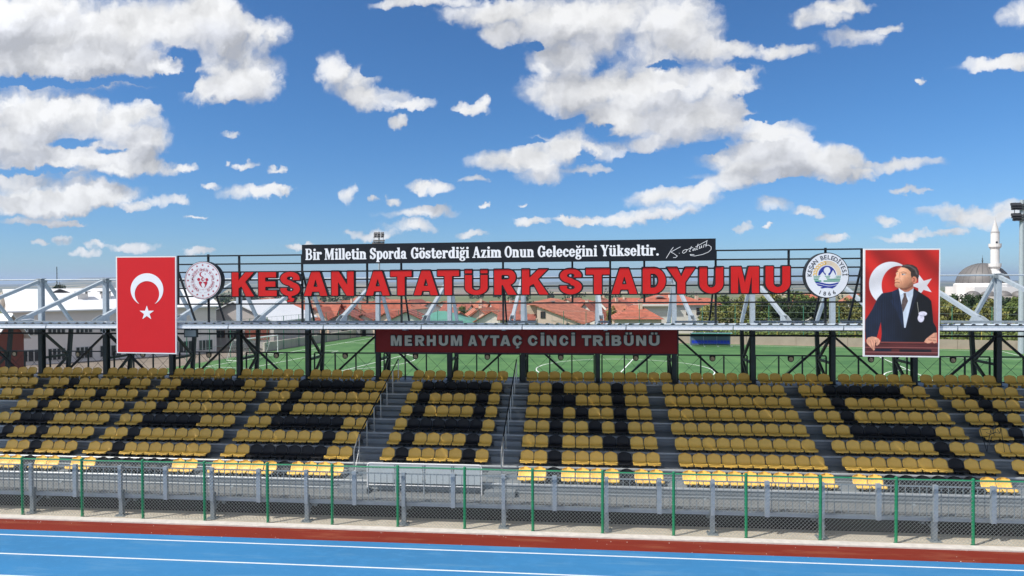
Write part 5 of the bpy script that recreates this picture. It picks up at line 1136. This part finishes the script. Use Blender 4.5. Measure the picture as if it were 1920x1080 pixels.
def house(u, Y, w, d, zg, ze, zr, rot, roof, wall, label, ridge='x', wins=2, chim=1, hip=0.0, name='house', cat='house', over=.45, chx=None):
    c = aty(u, 560, Y); H_ = thing(name, (c.x, Y, zg), label, cat)
    ca, sa = math.cos(rot), math.sin(rot)
    def T(x, y, z): return (c.x + x * ca - y * sa, Y + x * sa + y * ca, z)
    def part(vs, fs, nm, m, par=H_): b = MB(); b.add([T(*v) for v in vs], fs); return b.build(nm, m, par)
    W2, D2 = w / 2, d / 2; BF = [(0,3,2,1),(4,5,6,7),(0,1,5,4),(1,2,6,5),(2,3,7,6),(3,0,4,7)]
    if ridge == 'x' or hip: gv = [(-W2,-D2,zg),(W2,-D2,zg),(W2,D2,zg),(-W2,D2,zg),(-W2,-D2,ze),(W2,-D2,ze),(W2,D2,ze),(-W2,D2,ze)] + ([] if hip else [(-W2,0,zr-.1),(W2,0,zr-.1)]); gf = BF + ([] if hip else [(7,4,8),(5,6,9),(4,5,9,8),(6,7,8,9)])
    else: gv = [(-W2,-D2,zg),(W2,-D2,zg),(W2,D2,zg),(-W2,D2,zg),(-W2,-D2,ze),(W2,-D2,ze),(W2,D2,ze),(-W2,D2,ze),(0,-D2,zr-.1),(0,D2,zr-.1)]; gf = BF + [(4,5,8),(6,7,9),(7,4,8,9),(5,6,9,8)]
    part(gv, gf, 'wall', wall)
    th = .16; O = over
    if hip:
        hx = W2 - hip * min(W2, D2)
        a = [(-W2-O,-D2-O,ze-.1),(W2+O,-D2-O,ze-.1),(W2+O,D2+O,ze-.1),(-W2-O,D2+O,ze-.1),(-hx,0,zr),(hx,0,zr)]
        rf = part(a, [(0,1,5,4),(1,2,5),(2,3,4,5),(3,0,4),(3,2,1,0)], 'roof', roof)
    elif ridge == 'x':
        k = (zr - ze) / D2; zo = ze - k * O
        a = [(-W2-O,-D2-O,zo),(W2+O,-D2-O,zo),(W2+O,0,zr),(-W2-O,0,zr),(W2+O,D2+O,zo),(-W2-O,D2+O,zo)]; b_ = [(x, y, z + th) for x, y, z in a]
        rf = part(a + b_, [(6,7,8,9),(9,8,10,11),(1,0,3,2),(2,3,5,4),(0,1,7,6),(1,2,8,7),(2,4,10,8),(4,5,11,10),(5,3,9,11),(3,0,6,9)], 'roof', roof)
    else:
        k = (zr - ze) / W2; zo = ze - k * O
        a = [(-W2-O,-D2-O,zo),(0,-D2-O,zr),(W2+O,-D2-O,zo),(-W2-O,D2+O,zo),(0,D2+O,zr),(W2+O,D2+O,zo)]; b_ = [(x, y, z + th) for x, y, z in a]
        rf = part(a + b_, [(6,7,10,9),(7,8,11,10),(0,3,4,1),(1,4,5,2),(0,1,7,6),(1,2,8,7),(5,4,10,11),(4,3,9,10),(3,0,6,9),(2,5,11,8)], 'roof', roof)
    for j in range(chim):
        x = (chx if chx is not None else rnd.uniform(-.5, .5)) * W2 + j * 1.2; y = -D2 * .3; zc = zr - (zr - ze) * .35 - .3
        ch_ = part([(x-.3,y-.3,zc),(x+.3,y-.3,zc),(x+.3,y+.3,zc),(x-.3,y+.3,zc),(x-.3,y-.3,zr+.5),(x+.3,y-.3,zr+.5),(x+.3,y+.3,zr+.5),(x-.3,y+.3,zr+.5)], BF, 'chimney', WALLS[1], rf)
        part([(x-.38,y-.38,zr+.65),(x+.38,y-.38,zr+.65),(x+.38,y+.38,zr+.65),(x-.38,y+.38,zr+.65),(x-.38,y-.38,zr+.75),(x+.38,y-.38,zr+.75),(x+.38,y+.38,zr+.75),(x-.38,y+.38,zr+.75)], BF, 'chimney_cap', WALLS[2], rf)
        part([(x-.3,y-.3,zr+.5),(x-.2,y-.3,zr+.5),(x-.2,y+.3,zr+.5),(x-.3,y+.3,zr+.5),(x-.3,y-.3,zr+.65),(x-.2,y-.3,zr+.65),(x-.2,y+.3,zr+.65),(x-.3,y+.3,zr+.65)], BF, 'chimney_pot', WALLS[2], rf)
    nst = max(1, int((ze - zg) / 2.8))
    for s_ in range(nst):
        for j in range(wins):
            x = lerp(-W2, W2, (j + .5) / wins); z = ze - 1.0 - 2.8 * s_ - .9; y = -D2
            f_ = part([(x-.55,y-.05,z-.65),(x+.55,y-.05,z-.65),(x+.55,y+.02,z-.65),(x-.55,y+.02,z-.65),(x-.55,y-.05,z+.65),(x+.55,y-.05,z+.65),(x+.55,y+.02,z+.65),(x-.55,y+.02,z+.65)], BF, 'window', FRM)
            for q in (-1, 1): part([(x+q*.26-.21,y-.07,z-.55),(x+q*.26+.21,y-.07,z-.55),(x+q*.26+.21,y-.055,z-.55),(x+q*.26-.21,y-.055,z-.55),(x+q*.26-.21,y-.07,z+.55),(x+q*.26+.21,y-.07,z+.55),(x+q*.26+.21,y-.055,z+.55),(x+q*.26-.21,y-.055,z+.55)], BF, 'pane', WIN, f_)
    return H_, T, part
def zv(v, Y): return aty(960, v, Y).z
BF8 = [(0,3,2,1),(4,5,6,7),(0,1,5,4),(1,2,6,5),(2,3,7,6),(3,0,4,7)]
def bx8(x0, x1, y0, y1, z0, z1): return [(x0,y0,z0),(x1,y0,z0),(x1,y1,z0),(x0,y1,z0),(x0,y0,z1),(x1,y0,z1),(x1,y1,z1),(x0,y1,z1)]
# school: long pale building left
pA, pB = aty(23, 584, 68.5), aty(405, 571, 84); dx, dy = pB.x - pA.x, pB.y - pA.y; Ls = math.hypot(dx, dy); rot = math.atan2(dy, dx)
SCW = mat('school_grey_beige', (.74, .69, .66), .9, 0, .1, .4)
mid = ((pA.x + pB.x) / 2 - math.sin(rot) * 9, (pA.y + pB.y) / 2 + math.cos(rot) * 9)
uc = proj(mid[0], mid[1], 3)[0]; ze = pA.z
S_, T, part = house(uc, mid[1], Ls, 18, ZP - .3, ze, ze + 2.3, rot, WROOF, SCW, 'long pale school building with bright white metal roof at left', wins=0, chim=0, name='school_building', cat='school', over=.5)
for s_ in range(2):
    for j in range(8):
        x = lerp(-Ls / 2, Ls / 2, (j + .5) / 8); z = ze - 2.35 - 2.75 * s_; w_ = (.95 if j % 3 else 1.25) * .9; hz2 = .42 if s_ == 0 else .70
        f_ = part(bx8(x - w_, x + w_, -9.06, -8.98, z - hz2, z + hz2), BF8, 'window', mat('pale_frame', (.50, .50, .49), .6))
        for i in range(4): a = lerp(x - w_, x + w_, i / 4) + .06; part(bx8(a, a + w_ / 2 - .12, -9.09, -9.065, z - hz2 + .07, z + hz2 - .07), BF8, 'pane', WIN, f_)
for xc, yc in ((-Ls * .17, -4.6), (-Ls * .055, -4.4)):
    part(bx8(xc - .55, xc + .55, yc - .5, yc + .5, ze + .9, ze + 1.85), BF8, 'chimney', SCW); part(bx8(xc - .8, xc + .8, yc - .7, yc + .7, ze + 2.02, ze + 2.12), BF8, 'chimney_cap', WALLS[2])
    for q in (-1, 1): part(bx8(xc + q * .45 - .08, xc + q * .45 + .08, yc - .4, yc + .4, ze + 1.85, ze + 2.02), BF8, 'chimney_pot', WALLS[2])
part([(-Ls * .26 - 1.3, -2, ze + 1.84), (-Ls * .26 + 1.3, -2, ze + 1.84), (-Ls * .26, -2, ze + 2.42), (-Ls * .26, 1, ze + 2.45)], [(0, 1, 2), (0, 2, 3), (1, 3, 2)], 'dormer', mat('dormer_dark', (.03, .03, .035), .6))
house(-26, 60, 4.4, 4, ZP, zv(634, 60), zv(592, 60) , .1, WROOF, BRICK, 'low brick red building with white roof at the far left edge', ridge='x', wins=1, chim=0, name='brick_building', cat='building')
# school hall with pale roof and red brown doors
H2, T, part = house(484, 97, 12.0, 13, ZP - .3, zv(603, 90), zv(563, 97), -.05, WROOF, mat('hall_grey', (.50, .46, .44), .9, 0, .1, .4), 'grey gabled school hall with bright white roof behind the goal', ridge='y', wins=0, chim=0, name='school_hall', cat='school')
for x in (-5.3, 1.6, 3.6): part(bx8(x, x + 1.7, -6.62, -6.45, zv(640, 90), zv(615, 90)), BF8, 'red_panel', BRICK)
for x in (-3.0, -1.0): 
    f_ = part(bx8(x, x + 1.5, -6.60, -6.45, zv(636, 90), zv(622, 90)), BF8, 'window', FRM); part(bx8(x + .1, x + 1.4, -6.64, -6.61, zv(635, 90), zv(623, 90)), BF8, 'pane', WIN, f_)
HS = [ # u, Y, width, depth, eave v, ridge v, rot, roof, wall, ridge axis, hip, chim, wins, label
 (590,118,9,10,599,569,.12,0,1,'x',0,1,2,'red roofed house behind the first letter S of the red sign, chimney at left'),
 (640,128,10,9,603,571,-.1,0,3,'x',0,1,2,'red roofed house seen below the letter N of the first word'),
 (655,112,5.2,7,601,584,.1,2,2,'y',0,0,1,'small grey gabled house just right of the letter N'),
 (692,114,4.6,7,603,588,.0,2,0,'y',0,0,1,'small white gabled house below the gap between the first two words'),
 (722,126,9,9,606,566,.25,0,3,'x',0,0,2,'big red roof below the second letter A of the sign'),
 (768,110,5.5,8,601,583,.1,2,0,'y',0,0,2,'white gabled house left of the teal roofed shed'),
 (828,113,11.5,12,604,583,.05,9,2,'x',.9,0,0,'shed with a teal green hipped metal roof'),
 (890,124,6.5,10,608,580,.2,1,0,'y',0,1,1,'orange roofed house right of the teal shed'),
 (566,106,4.6,7,604,588,.2,0,0,'y',0,0,1,'small white gabled house just right of the white school hall roof'),
 (612,116,6,8,600,576,-.15,0,3,'y',0,1,1,'peach gabled house between the letters S and A of the first word'),
 (668,122,6,8,600,574,.2,1,0,'y',0,1,2,'white gabled house with orange roof under the first N'),
 (744,113,5,8,604,585,-.2,0,3,'y',0,0,1,'low peach gabled house under the first letter T'),
 (858,118,5,8,604,584,.3,0,0,'y',0,1,1,'white gabled house rising behind the teal shed at right'),
 (912,120,5,7,600,578,-.2,1,3,'y',0,1,1,'peach gabled house between teal shed and letter R house'),
 (955,122,6,8,598,573,.1,0,0,'y',0,1,2,'white gabled house behind the shaded balcony house'),
 (932,112,6.6,8,606,582,-.1,1,0,'y',0,0,1,'white gabled house below the letter R'),
 (972,108,5.2,8,598,570,.0,2,1,'x',0,0,1,'cream house with a shaded balcony left of the peach gable'),
 (1108,126,6,8,603,568,-.3,0,0,'y',0,1,2,'white gable house behind the big peach house'),
 (1192,106,7.0,8,597,571,.0,0,1,'x',.9,1,2,'hip roofed house with dark veranda under the letter A of stadium word'),
 (1160,135,8,8,600,566,.0,1,3,'x',.8,0,2,'orange hip roofed house partly behind a small tree'),
 (1318,142,10,9,572,559,.1,0,1,'x',.9,1,2,'red hip roofed house above the trees right of the big white house'),
 (1518,150,4,8,566,552,.3,0,0,'y',0,0,1,'red gabled house among the trees left of the municipal emblem'),
 (1605,155,5,7,566,553,-.2,1,0,'y',0,0,1,'small pink roofed house between emblem and portrait poster')]
for (u, Y, w, d, ve, vr, rot, ri, wi, ax, hip, chim, wins, lab) in HS:
    house(u, Y, w, d, ground_z(0, Y) - 1, zv(ve, Y - d / 2), zv(vr, Y), rot, TEAL if ri == 9 else ROOFS[ri], WALLS[wi], lab, ridge=ax, wins=wins, chim=chim, hip=hip)
# big peach house with one long roof slope
Yh = 104; HB, T, part = house(1040, Yh + 4, .5, .5, -4, -3.9, -3.8, 0, ROOFS[0], WALLS[3], 'big peach house with a long red roof slope and a dark window', wins=0, chim=0)
for ch_ in list(HB.children): bpy.data.objects.remove(ch_)
def P_(u, v, Y): p = aty(u, v, Y); return (p.x, p.y, p.z)
b = MB(); g = [(1007, 574), (1086, 606), (1086, 650), (988, 650), (988, 605), (1007, 605)]
g = [(1007, 573), (1090, 606), (1090, 650), (1007, 650)]; k_ = len(g); b.add([P_(u, v, Yh) for u, v in g] + [(P_(u, v, Yh)[0], Yh + 9, P_(u, v, Yh)[2]) for u, v in g], [tuple(range(k_ - 1, -1, -1)), tuple(range(k_, 2 * k_))] + [(i, (i + 1) % k_, (i + 1) % k_ + k_, i + k_) for i in range(k_)]); b.build('wall', WALLS[3], HB)
b = MB(); b.box(P_(987, 600, Yh)[0], P_(1007, 600, Yh)[0] - .02, Yh + 1, Yh + 8, -4, P_(987, 573, Yh)[2]); b.build('wall', WALLS[1], HB)
b = MB(); b.box(P_(985, 600, Yh)[0], P_(1007, 600, Yh)[0] - .02, Yh - .1, Yh + 1, -4, P_(987, 597, Yh)[2]); b.build('balcony', WALLS[3], HB)
b = MB(); a0, a1, a2 = Vector(P_(1003, 571.5, Yh - .3)), Vector(P_(1095, 607.5, Yh - .3)), Vector(P_(985, 569.5, Yh - .3)); bk_ = Vector((3.6, 10, .65))
for q0, q1 in ((a0, a1), (a2, a0)):
    vs = [q0, q1, q1 + bk_, q0 + bk_]; b.add([tuple(v) for v in vs] + [tuple(v - Vector((0, 0, .15))) for v in vs], [(0, 1, 2, 3), (7, 6, 5, 4), (0, 4, 5, 1), (1, 5, 6, 2), (2, 6, 7, 3), (3, 7, 4, 0)])
rf = b.build('roof', ROOFS[1], HB)
b = MB(); p = P_(1036, 572, Yh + 6); b.box(p[0] - .4, p[0] + .4, p[1] - .3, p[1] + .3, p[2] - .8, p[2] + .45); b.box(p[0] - .45, p[0] + .45, p[1] - .35, p[1] + .35, p[2] + .6, p[2] + .7); b.build('chimney', WALLS[2], rf)
b = MB(); p, q = P_(1013.5, 597, Yh - .05), P_(1022.5, 584, Yh - .05); b.box(p[0], q[0], Yh - .06, Yh + .02, p[2], q[2]); f_ = b.build('window', FRM, HB)
for i in (0, 1): b = MB(); w_ = (q[0] - p[0]) / 2; b.box(p[0] + i * w_ + .05, p[0] + (i + 1) * w_ - .05, Yh - .08, Yh - .062, p[2] + .08, q[2] - .08); b.build('pane', WIN, f_)
# big white house
HW_, T, part = house(1254, 128, 13.2, 12, -5.5, zv(571, 122), zv(550, 128), .0, ROOFS[0], WALLS[0], 'big white house with wide red hipped roof and a white chimney tower', hip=.9, wins=0, chim=0)
part(bx8(-.4, .3, -3.0, -2.2, zv(566, 124), zv(551, 124)), BF8, 'chimney', WALLS[0]); part(bx8(-7.2, .4, -6.9, -6.0, zv(574, 122), zv(570.5, 122)), BF8, 'roof_edge', WALLS[0])
for x in (-6.1, 2.6, 4.4): 
    f_ = part(bx8(x - .35, x + .35, -6.08, -5.95, zv(590, 122), zv(577, 122)), BF8, 'window', FRM); part(bx8(x - .25, x + .25, -6.12, -6.09, zv(589, 122), zv(578, 122)), BF8, 'pane', WIN, f_)
part([(-3.2, -3.6, zv(558, 124)), (-.9, -3.6, zv(558, 124)), (-2.05, -3.6, zv(554.5, 124)), (-2.05, -1.5, zv(554.5, 124))], [(0, 1, 2), (0, 2, 3), (1, 3, 2)], 'dormer', WALLS[2])
# farther rows of the town, each house by itself
LTR = ['letter ' + c for c in ('K', 'E', 'S with cedilla', 'first A', 'first N')]
far = [(500,170,557),(522,185,562),(548,165,568),(585,205,561),(612,160,570),(655,190,562),(672,215,556),(700,172,566),(718,230,557),(742,200,560),(760,165,566),(778,240,560),(805,175,564),(838,210,562),(858,168,569),(880,225,566),(902,180,562),(925,205,566),(948,165,563),(968,190,565),(1075,215,557),(1098,185,560),(1128,200,556),(1148,170,562),(1175,225,558)]
for i, (u, Y, vr) in enumerate(far):
    w = rnd.uniform(6, 9); vr += rnd.uniform(-1, 1); rr = zv(vr + 2, Y); nm = 'left' if u < 700 else ('middle' if u < 960 else 'right')
    idx = len([1 for q in far[:i] if (q[0] < 700) == (u < 700) and (q[0] < 960) == (u < 960)]) + 1
    house(u, Y, w, rnd.uniform(7, 9), ground_z(0, Y) - 2, rr - rnd.uniform(1.5, 2.0), rr, rnd.uniform(-.5, .5), ROOFS[i % 3 if i % 5 else 1], WALLS[rnd.choice((0, 0, 3))],
          'distant red roofed house, %s from left in the far %s part of town' % (ordn(idx), nm), ridge=rnd.choice('xyy'), wins=2, chim=rnd.choice((0, 1, 1)), hip=rnd.choice((0, 0, .8)))
# mosque
Ym = 255; xm = aty(1842, 540, Ym).x; MQ = thing('mosque', (xm, Ym, -6), 'white mosque body with a big ribbed grey dome on the right horizon', 'mosque')
LEAD = mat('grey_lead_dome', (.17, .16, .155), .6, .2, .15, .3)
b = MB(); r0 = 8.2; zb_ = zv(536, Ym)
b.lathe((xm, Ym, zb_), [(r0 * math.cos(a), r0 * .92 * math.sin(a)) for a in [math.pi / 2 * k / 12 for k in range(13)]], 48); b.build('dome', LEAD, MQ, smooth=True)
b = MB()
for k in range(24):
    a = 2 * math.pi * k / 24; b.tube([(xm + (r0 + .03) * math.cos(q) * math.cos(a), Ym + (r0 + .03) * math.cos(q) * math.sin(a), zb_ + r0 * .92 * math.sin(q)) for q in [math.pi / 2 * j / 8 for j in range(9)]], .09, 4)
b.build('dome_rib', mat('dark_lead', (.09, .09, .09), .6), MQ)
b = MB(); b.lathe((xm, Ym, zb_ + r0 * .92), [(.25, -.1), (.12, .5), (.3, .9), (.08, 1.2), (.22, 1.6), (.05, 2.0), (.03, 2.9)], 10); b.build('finial', DARKST, MQ)
MW = mat('mosque_white', (.74, .73, .72), .8, 0, .06, .3)
b = MB(); b.lathe((xm, Ym, -10), [(8.9, 0), (8.9, zb_ + 10), (8.2, zb_ + 10.4), (0, zb_ + 10.4)], 16); b.box(xm - 8.0, xm + 8.6, Ym - 9.5, Ym + 9, -10, zv(541, Ym - 9)); b.build('body', MW, MQ)
for k in range(5): b = MB(); b.lathe((xm - 10 + 5 * k, Ym - 12, zv(556, Ym)), [(2.4 * math.cos(a), 1.9 * math.sin(a)) for a in [math.pi / 2 * j / 6 for j in range(7)]], 16); b.build('small_dome', LEAD, MQ, smooth=True)
xn = aty(1865.5, 500, Ym - 6).x; yn = Ym - 6; MN = thing('minaret', (xn, yn, -6), 'tall slender white minaret with two balconies beside the grey dome', 'minaret')
Zp = lambda v: zv(v + 0, yn) + .0
ztop = aty(1865, 407, yn).z; f_ = lambda v: aty(1865, v, yn).z
b = MB(); b.lathe((xn, yn, 0), [(1.9, -8), (1.85, f_(512)), (1.35, f_(508))], 16); b.lathe((xn, yn, 0), [(1.35, f_(509)), (1.32, f_(436))], 16); b.build('shaft', MW, MN)
b = MB(); b.lathe((xn, yn, 0), [(1.42, f_(436.5)), (1.25, f_(434))], 16); b.build('cornice', mat('cornice_grey', (.35, .34, .34), .7), MN)
b = MB(); b.lathe((xn, yn, 0), [(1.3, f_(436)), (.55, f_(421)), (.1, f_(412)), (.05, ztop)], 16); b.build('cone', mat('minaret_cone', (.55, .54, .53), .6), MN)
for v in (461, 498):
    b = MB(); b.lathe((xn, yn, 0), [(1.36, f_(v + 6)), (1.9, f_(v + 2)), (1.95, f_(v - 4)), (1.8, f_(v - 4)), (1.75, f_(v - .5)), (1.35, f_(v - .5))], 16); b.build('balcony', MW, MN)
b = MB(); b.box(xn - .5, xn, yn - 1.5, yn - 1.2, f_(457), f_(453)); b.build('door', WIN, MN)
# ------------------------------------------------------------------ trees
def leaf_mat(name, c1, c2):
    m = mat(name, c1, .7, 0, 0, .9, 0, col2=c2, rand=.18, spec=.25); return m
LM = [leaf_mat('leaf_green', (.075, .125, .032), (.17, .21, .055)), leaf_mat('leaf_dark', (.022, .045, .018), (.055, .085, .03)), leaf_mat('leaf_olive', (.16, .17, .045), (.25, .24, .075)), leaf_mat('leaf_pine', (.022, .048, .024), (.045, .075, .03))]
BARK = mat('bark', (.09, .07, .05), .9)
def crown_mesh(seed, m, n=46, per=52, leaf=.22, tall=1.0):
    r = random.Random(seed); b = MB(); vs, fs = [], []
    for i in range(n):
        while True:
            p = Vector((r.uniform(-1, 1), r.uniform(-1, 1), r.uniform(-1, 1)))
            if .35 < p.length < 1: break
        c = Vector((p.x * 2.3, p.y * 2.3, p.z * 2.3 * tall)); rr = r.uniform(.45, .95)
        for j in range(per):
            q = Vector((r.gauss(0, 1), r.gauss(0, 1), r.gauss(0, .8))).normalized() * rr * r.uniform(.5, 1.05) + c
            a = Vector((r.gauss(0, 1), r.gauss(0, 1), r.gauss(0, 1))).normalized(); d = a.orthogonal().normalized(); e = a.cross(d); s = leaf * r.uniform(.6, 1.3); o = len(vs)
            vs += [tuple(q + d * s), tuple(q + e * s * .6), tuple(q - d * s), tuple(q - e * s * .6)]; fs.append((o, o + 1, o + 2, o + 3))
    me = bpy.data.meshes.new('crown'); me.from_pydata(vs, [], fs); me.materials.append(m); return me
CRS = [crown_mesh(11, LM[0]), crown_mesh(12, LM[1]), crown_mesh(13, LM[2]), crown_mesh(14, LM[3], tall=1.25), crown_mesh(15, LM[0], tall=.8), crown_mesh(16, LM[2], n=30)]
tb = MB(); tb.tube([(0, 0, -3.2), (.05, .03, -1.4), (0, .1, .2), (.1, 0, 1.2)], [.22, .16, .10, .04], 8)
for k in range(6): a = k * 1.05; tb.tube([(0, 0, -1.6 + k * .35), (.7 * math.cos(a), .7 * math.sin(a), -.7 + k * .35), (1.4 * math.cos(a), 1.4 * math.sin(a), .2 + k * .3)], [.09, .05, .02], 6)
_tr = tb.build('trunk', BARK); TRM = _tr.data; bpy.data.objects.remove(_tr)
def tree(u, vtop, Y, wpx, kind, label, group='trees behind the pitch', vbase=None):
    p = aty(u, vtop, Y); zg = ground_z(p.x, Y); hw = wpx / 2 * Y / FPX; s = hw / 2.75; hz_ = p.z - zg; sz = s if vbase is None else s
    tl = {3: 1.25, 4: .8}.get(kind, 1.0); szz = min(s * 1.5, max(s * .6, hz_ * .42 / (2.9 * tl)))
    T_ = thing('tree', (p.x, Y, zg), label, 'tree', group); cz = p.z - 2.85 * tl * szz
    o = bpy.data.objects.new('crown', CRS[kind]); COL.objects.link(o); o.parent = T_; o.location = (0, 0, cz - zg); o.scale = (s, s, szz); o.rotation_euler = (0, 0, rnd.uniform(0, 6.28))
    o = bpy.data.objects.new('trunk', TRM); COL.objects.link(o); o.parent = T_; h0 = max(1.0, (cz - zg)); o.scale = (s, s, h0 / 3.2); o.location = (0, 0, h0)
TR = [(1335,574,112,44,2,'yellow green bushy tree at the left end of the tree belt'),(1362,553,118,56,0,'tall green tree just right of the white house'),(1392,562,110,50,2,'olive tree in front of the tall green tree'),(1425,560,116,56,0,'rounded green tree below the letter M'),
 (1452,548,124,50,2,'olive green tree below the gap between M and U'),(1478,556,110,62,1,'dark green tree below the last letter U'),(1500,541,128,54,0,'tall green tree between the last U and the emblem'),(1528,562,112,60,1,'dark tree directly below the municipal emblem'),
 (1556,566,118,58,0,'green tree behind the stay right of the emblem'),(1586,560,114,56,2,'olive tree between emblem and portrait poster'),(1612,564,120,50,0,'green tree at the left edge of the portrait poster'),(1650,566,116,60,1,'dark tree hidden behind the portrait poster'),
 (1700,562,118,60,0,'green tree behind the middle of the portrait poster'),(1752,556,118,56,0,'green tree at the right edge of the portrait poster'),(1778,566,106,54,2,'olive tree right of the portrait poster'),(1803,552,122,60,1,'dark rounded tree in front of the mosque'),
 (1830,556,118,52,1,'dark tree below the left side of the dome'),(1856,562,110,52,2,'olive tree below the minaret'),(1884,551,118,56,3,'dark pine just right of the canopy post'),(1908,560,114,50,0,'green tree at the right edge of the photo'),(1935,556,116,50,1,'dark tree cut by the right photo border'),
 (1150,572,112,30,2,'small yellowing tree between two red roofed houses'),(1172,578,105,22,2,'thin yellowing tree beside the hip roofed house'),(112,530,190,26,1,'small round dark tree above the white school roof'),(868,570,150,30,4,'bare looking greyish shrub tree behind the teal shed'),
 (540,620,104,34,0,'green bush behind the goal net'),(445,628,100,40,1,'dark bush beside the school hall'),(575,636,110,20,2,'dry shrub by the pale side wall')]
for k_, t_ in enumerate(TR): t_ = list(t_); t_[1] -= (9, 3, 12, 6)[k_ % 4] if k_ < 21 and k_ != 6 and k_ != 18 else 0; t_[3] *= 1.12 if k_ < 21 else 1; tree(*t_)
# low scrub under the tree belt and hedge rows farther off: uncountable
def scrub(name, items, m, label):
    b = MB(); r = random.Random(5)
    for (u0, u1, v0, v1, Y0, Y1, n, s) in items:
        for _ in range(n):
            u, Y = r.uniform(u0, u1), r.uniform(Y0, Y1); p = aty(u, 560, Y); z = ground_z(p.x, Y) + abs(r.gauss(0, 1)) * (v1) + v0; c = Vector((p.x, Y, z)); a = Vector((r.gauss(0, 1), r.gauss(0, 1), r.gauss(0, 1))).normalized(); d = a.orthogonal().normalized(); e = a.cross(d); q = s * r.uniform(.6, 1.3)
            b.add([tuple(c + d * q), tuple(c + e * q * .7), tuple(c - d * q), tuple(c - e * q * .7)], [(0, 1, 2, 3)])
    tag(b.build(name, m), label, 'shrubs', kind='stuff')
scrub('undergrowth', [(1300, 1960, 0, 1.1, 101, 120, 20000, .20)], LM[0], 'dense undergrowth below the tree belt behind the far wall')
items = []
r = random.Random(9)
for k in range(60):
    Y = r.uniform(180, 900); u = r.uniform(400, 1900); wd = r.uniform(4, 26); items.append((u - wd, u + wd, 0, 1.6 + Y / 350, Y, Y + 3 + Y * .01, 130, .3 + Y / 800))
scrub('hedges', items, LM[1], 'scattered hedges and small trees in the distant fields')
b = MB(); p = aty(106.5, 500, 150); b.bar((p.x, 150, -5), (p.x, 150, p.z), .12, .12); 
for k in range(4): b.bar((p.x - .25, 150, p.z - .6 - k * 1.1), (p.x + .25, 150, p.z - .6 - k * 1.1), .05)
tag(b.build('antenna_mast', DARKST), 'thin lattice antenna mast above the white school roof', 'antenna')
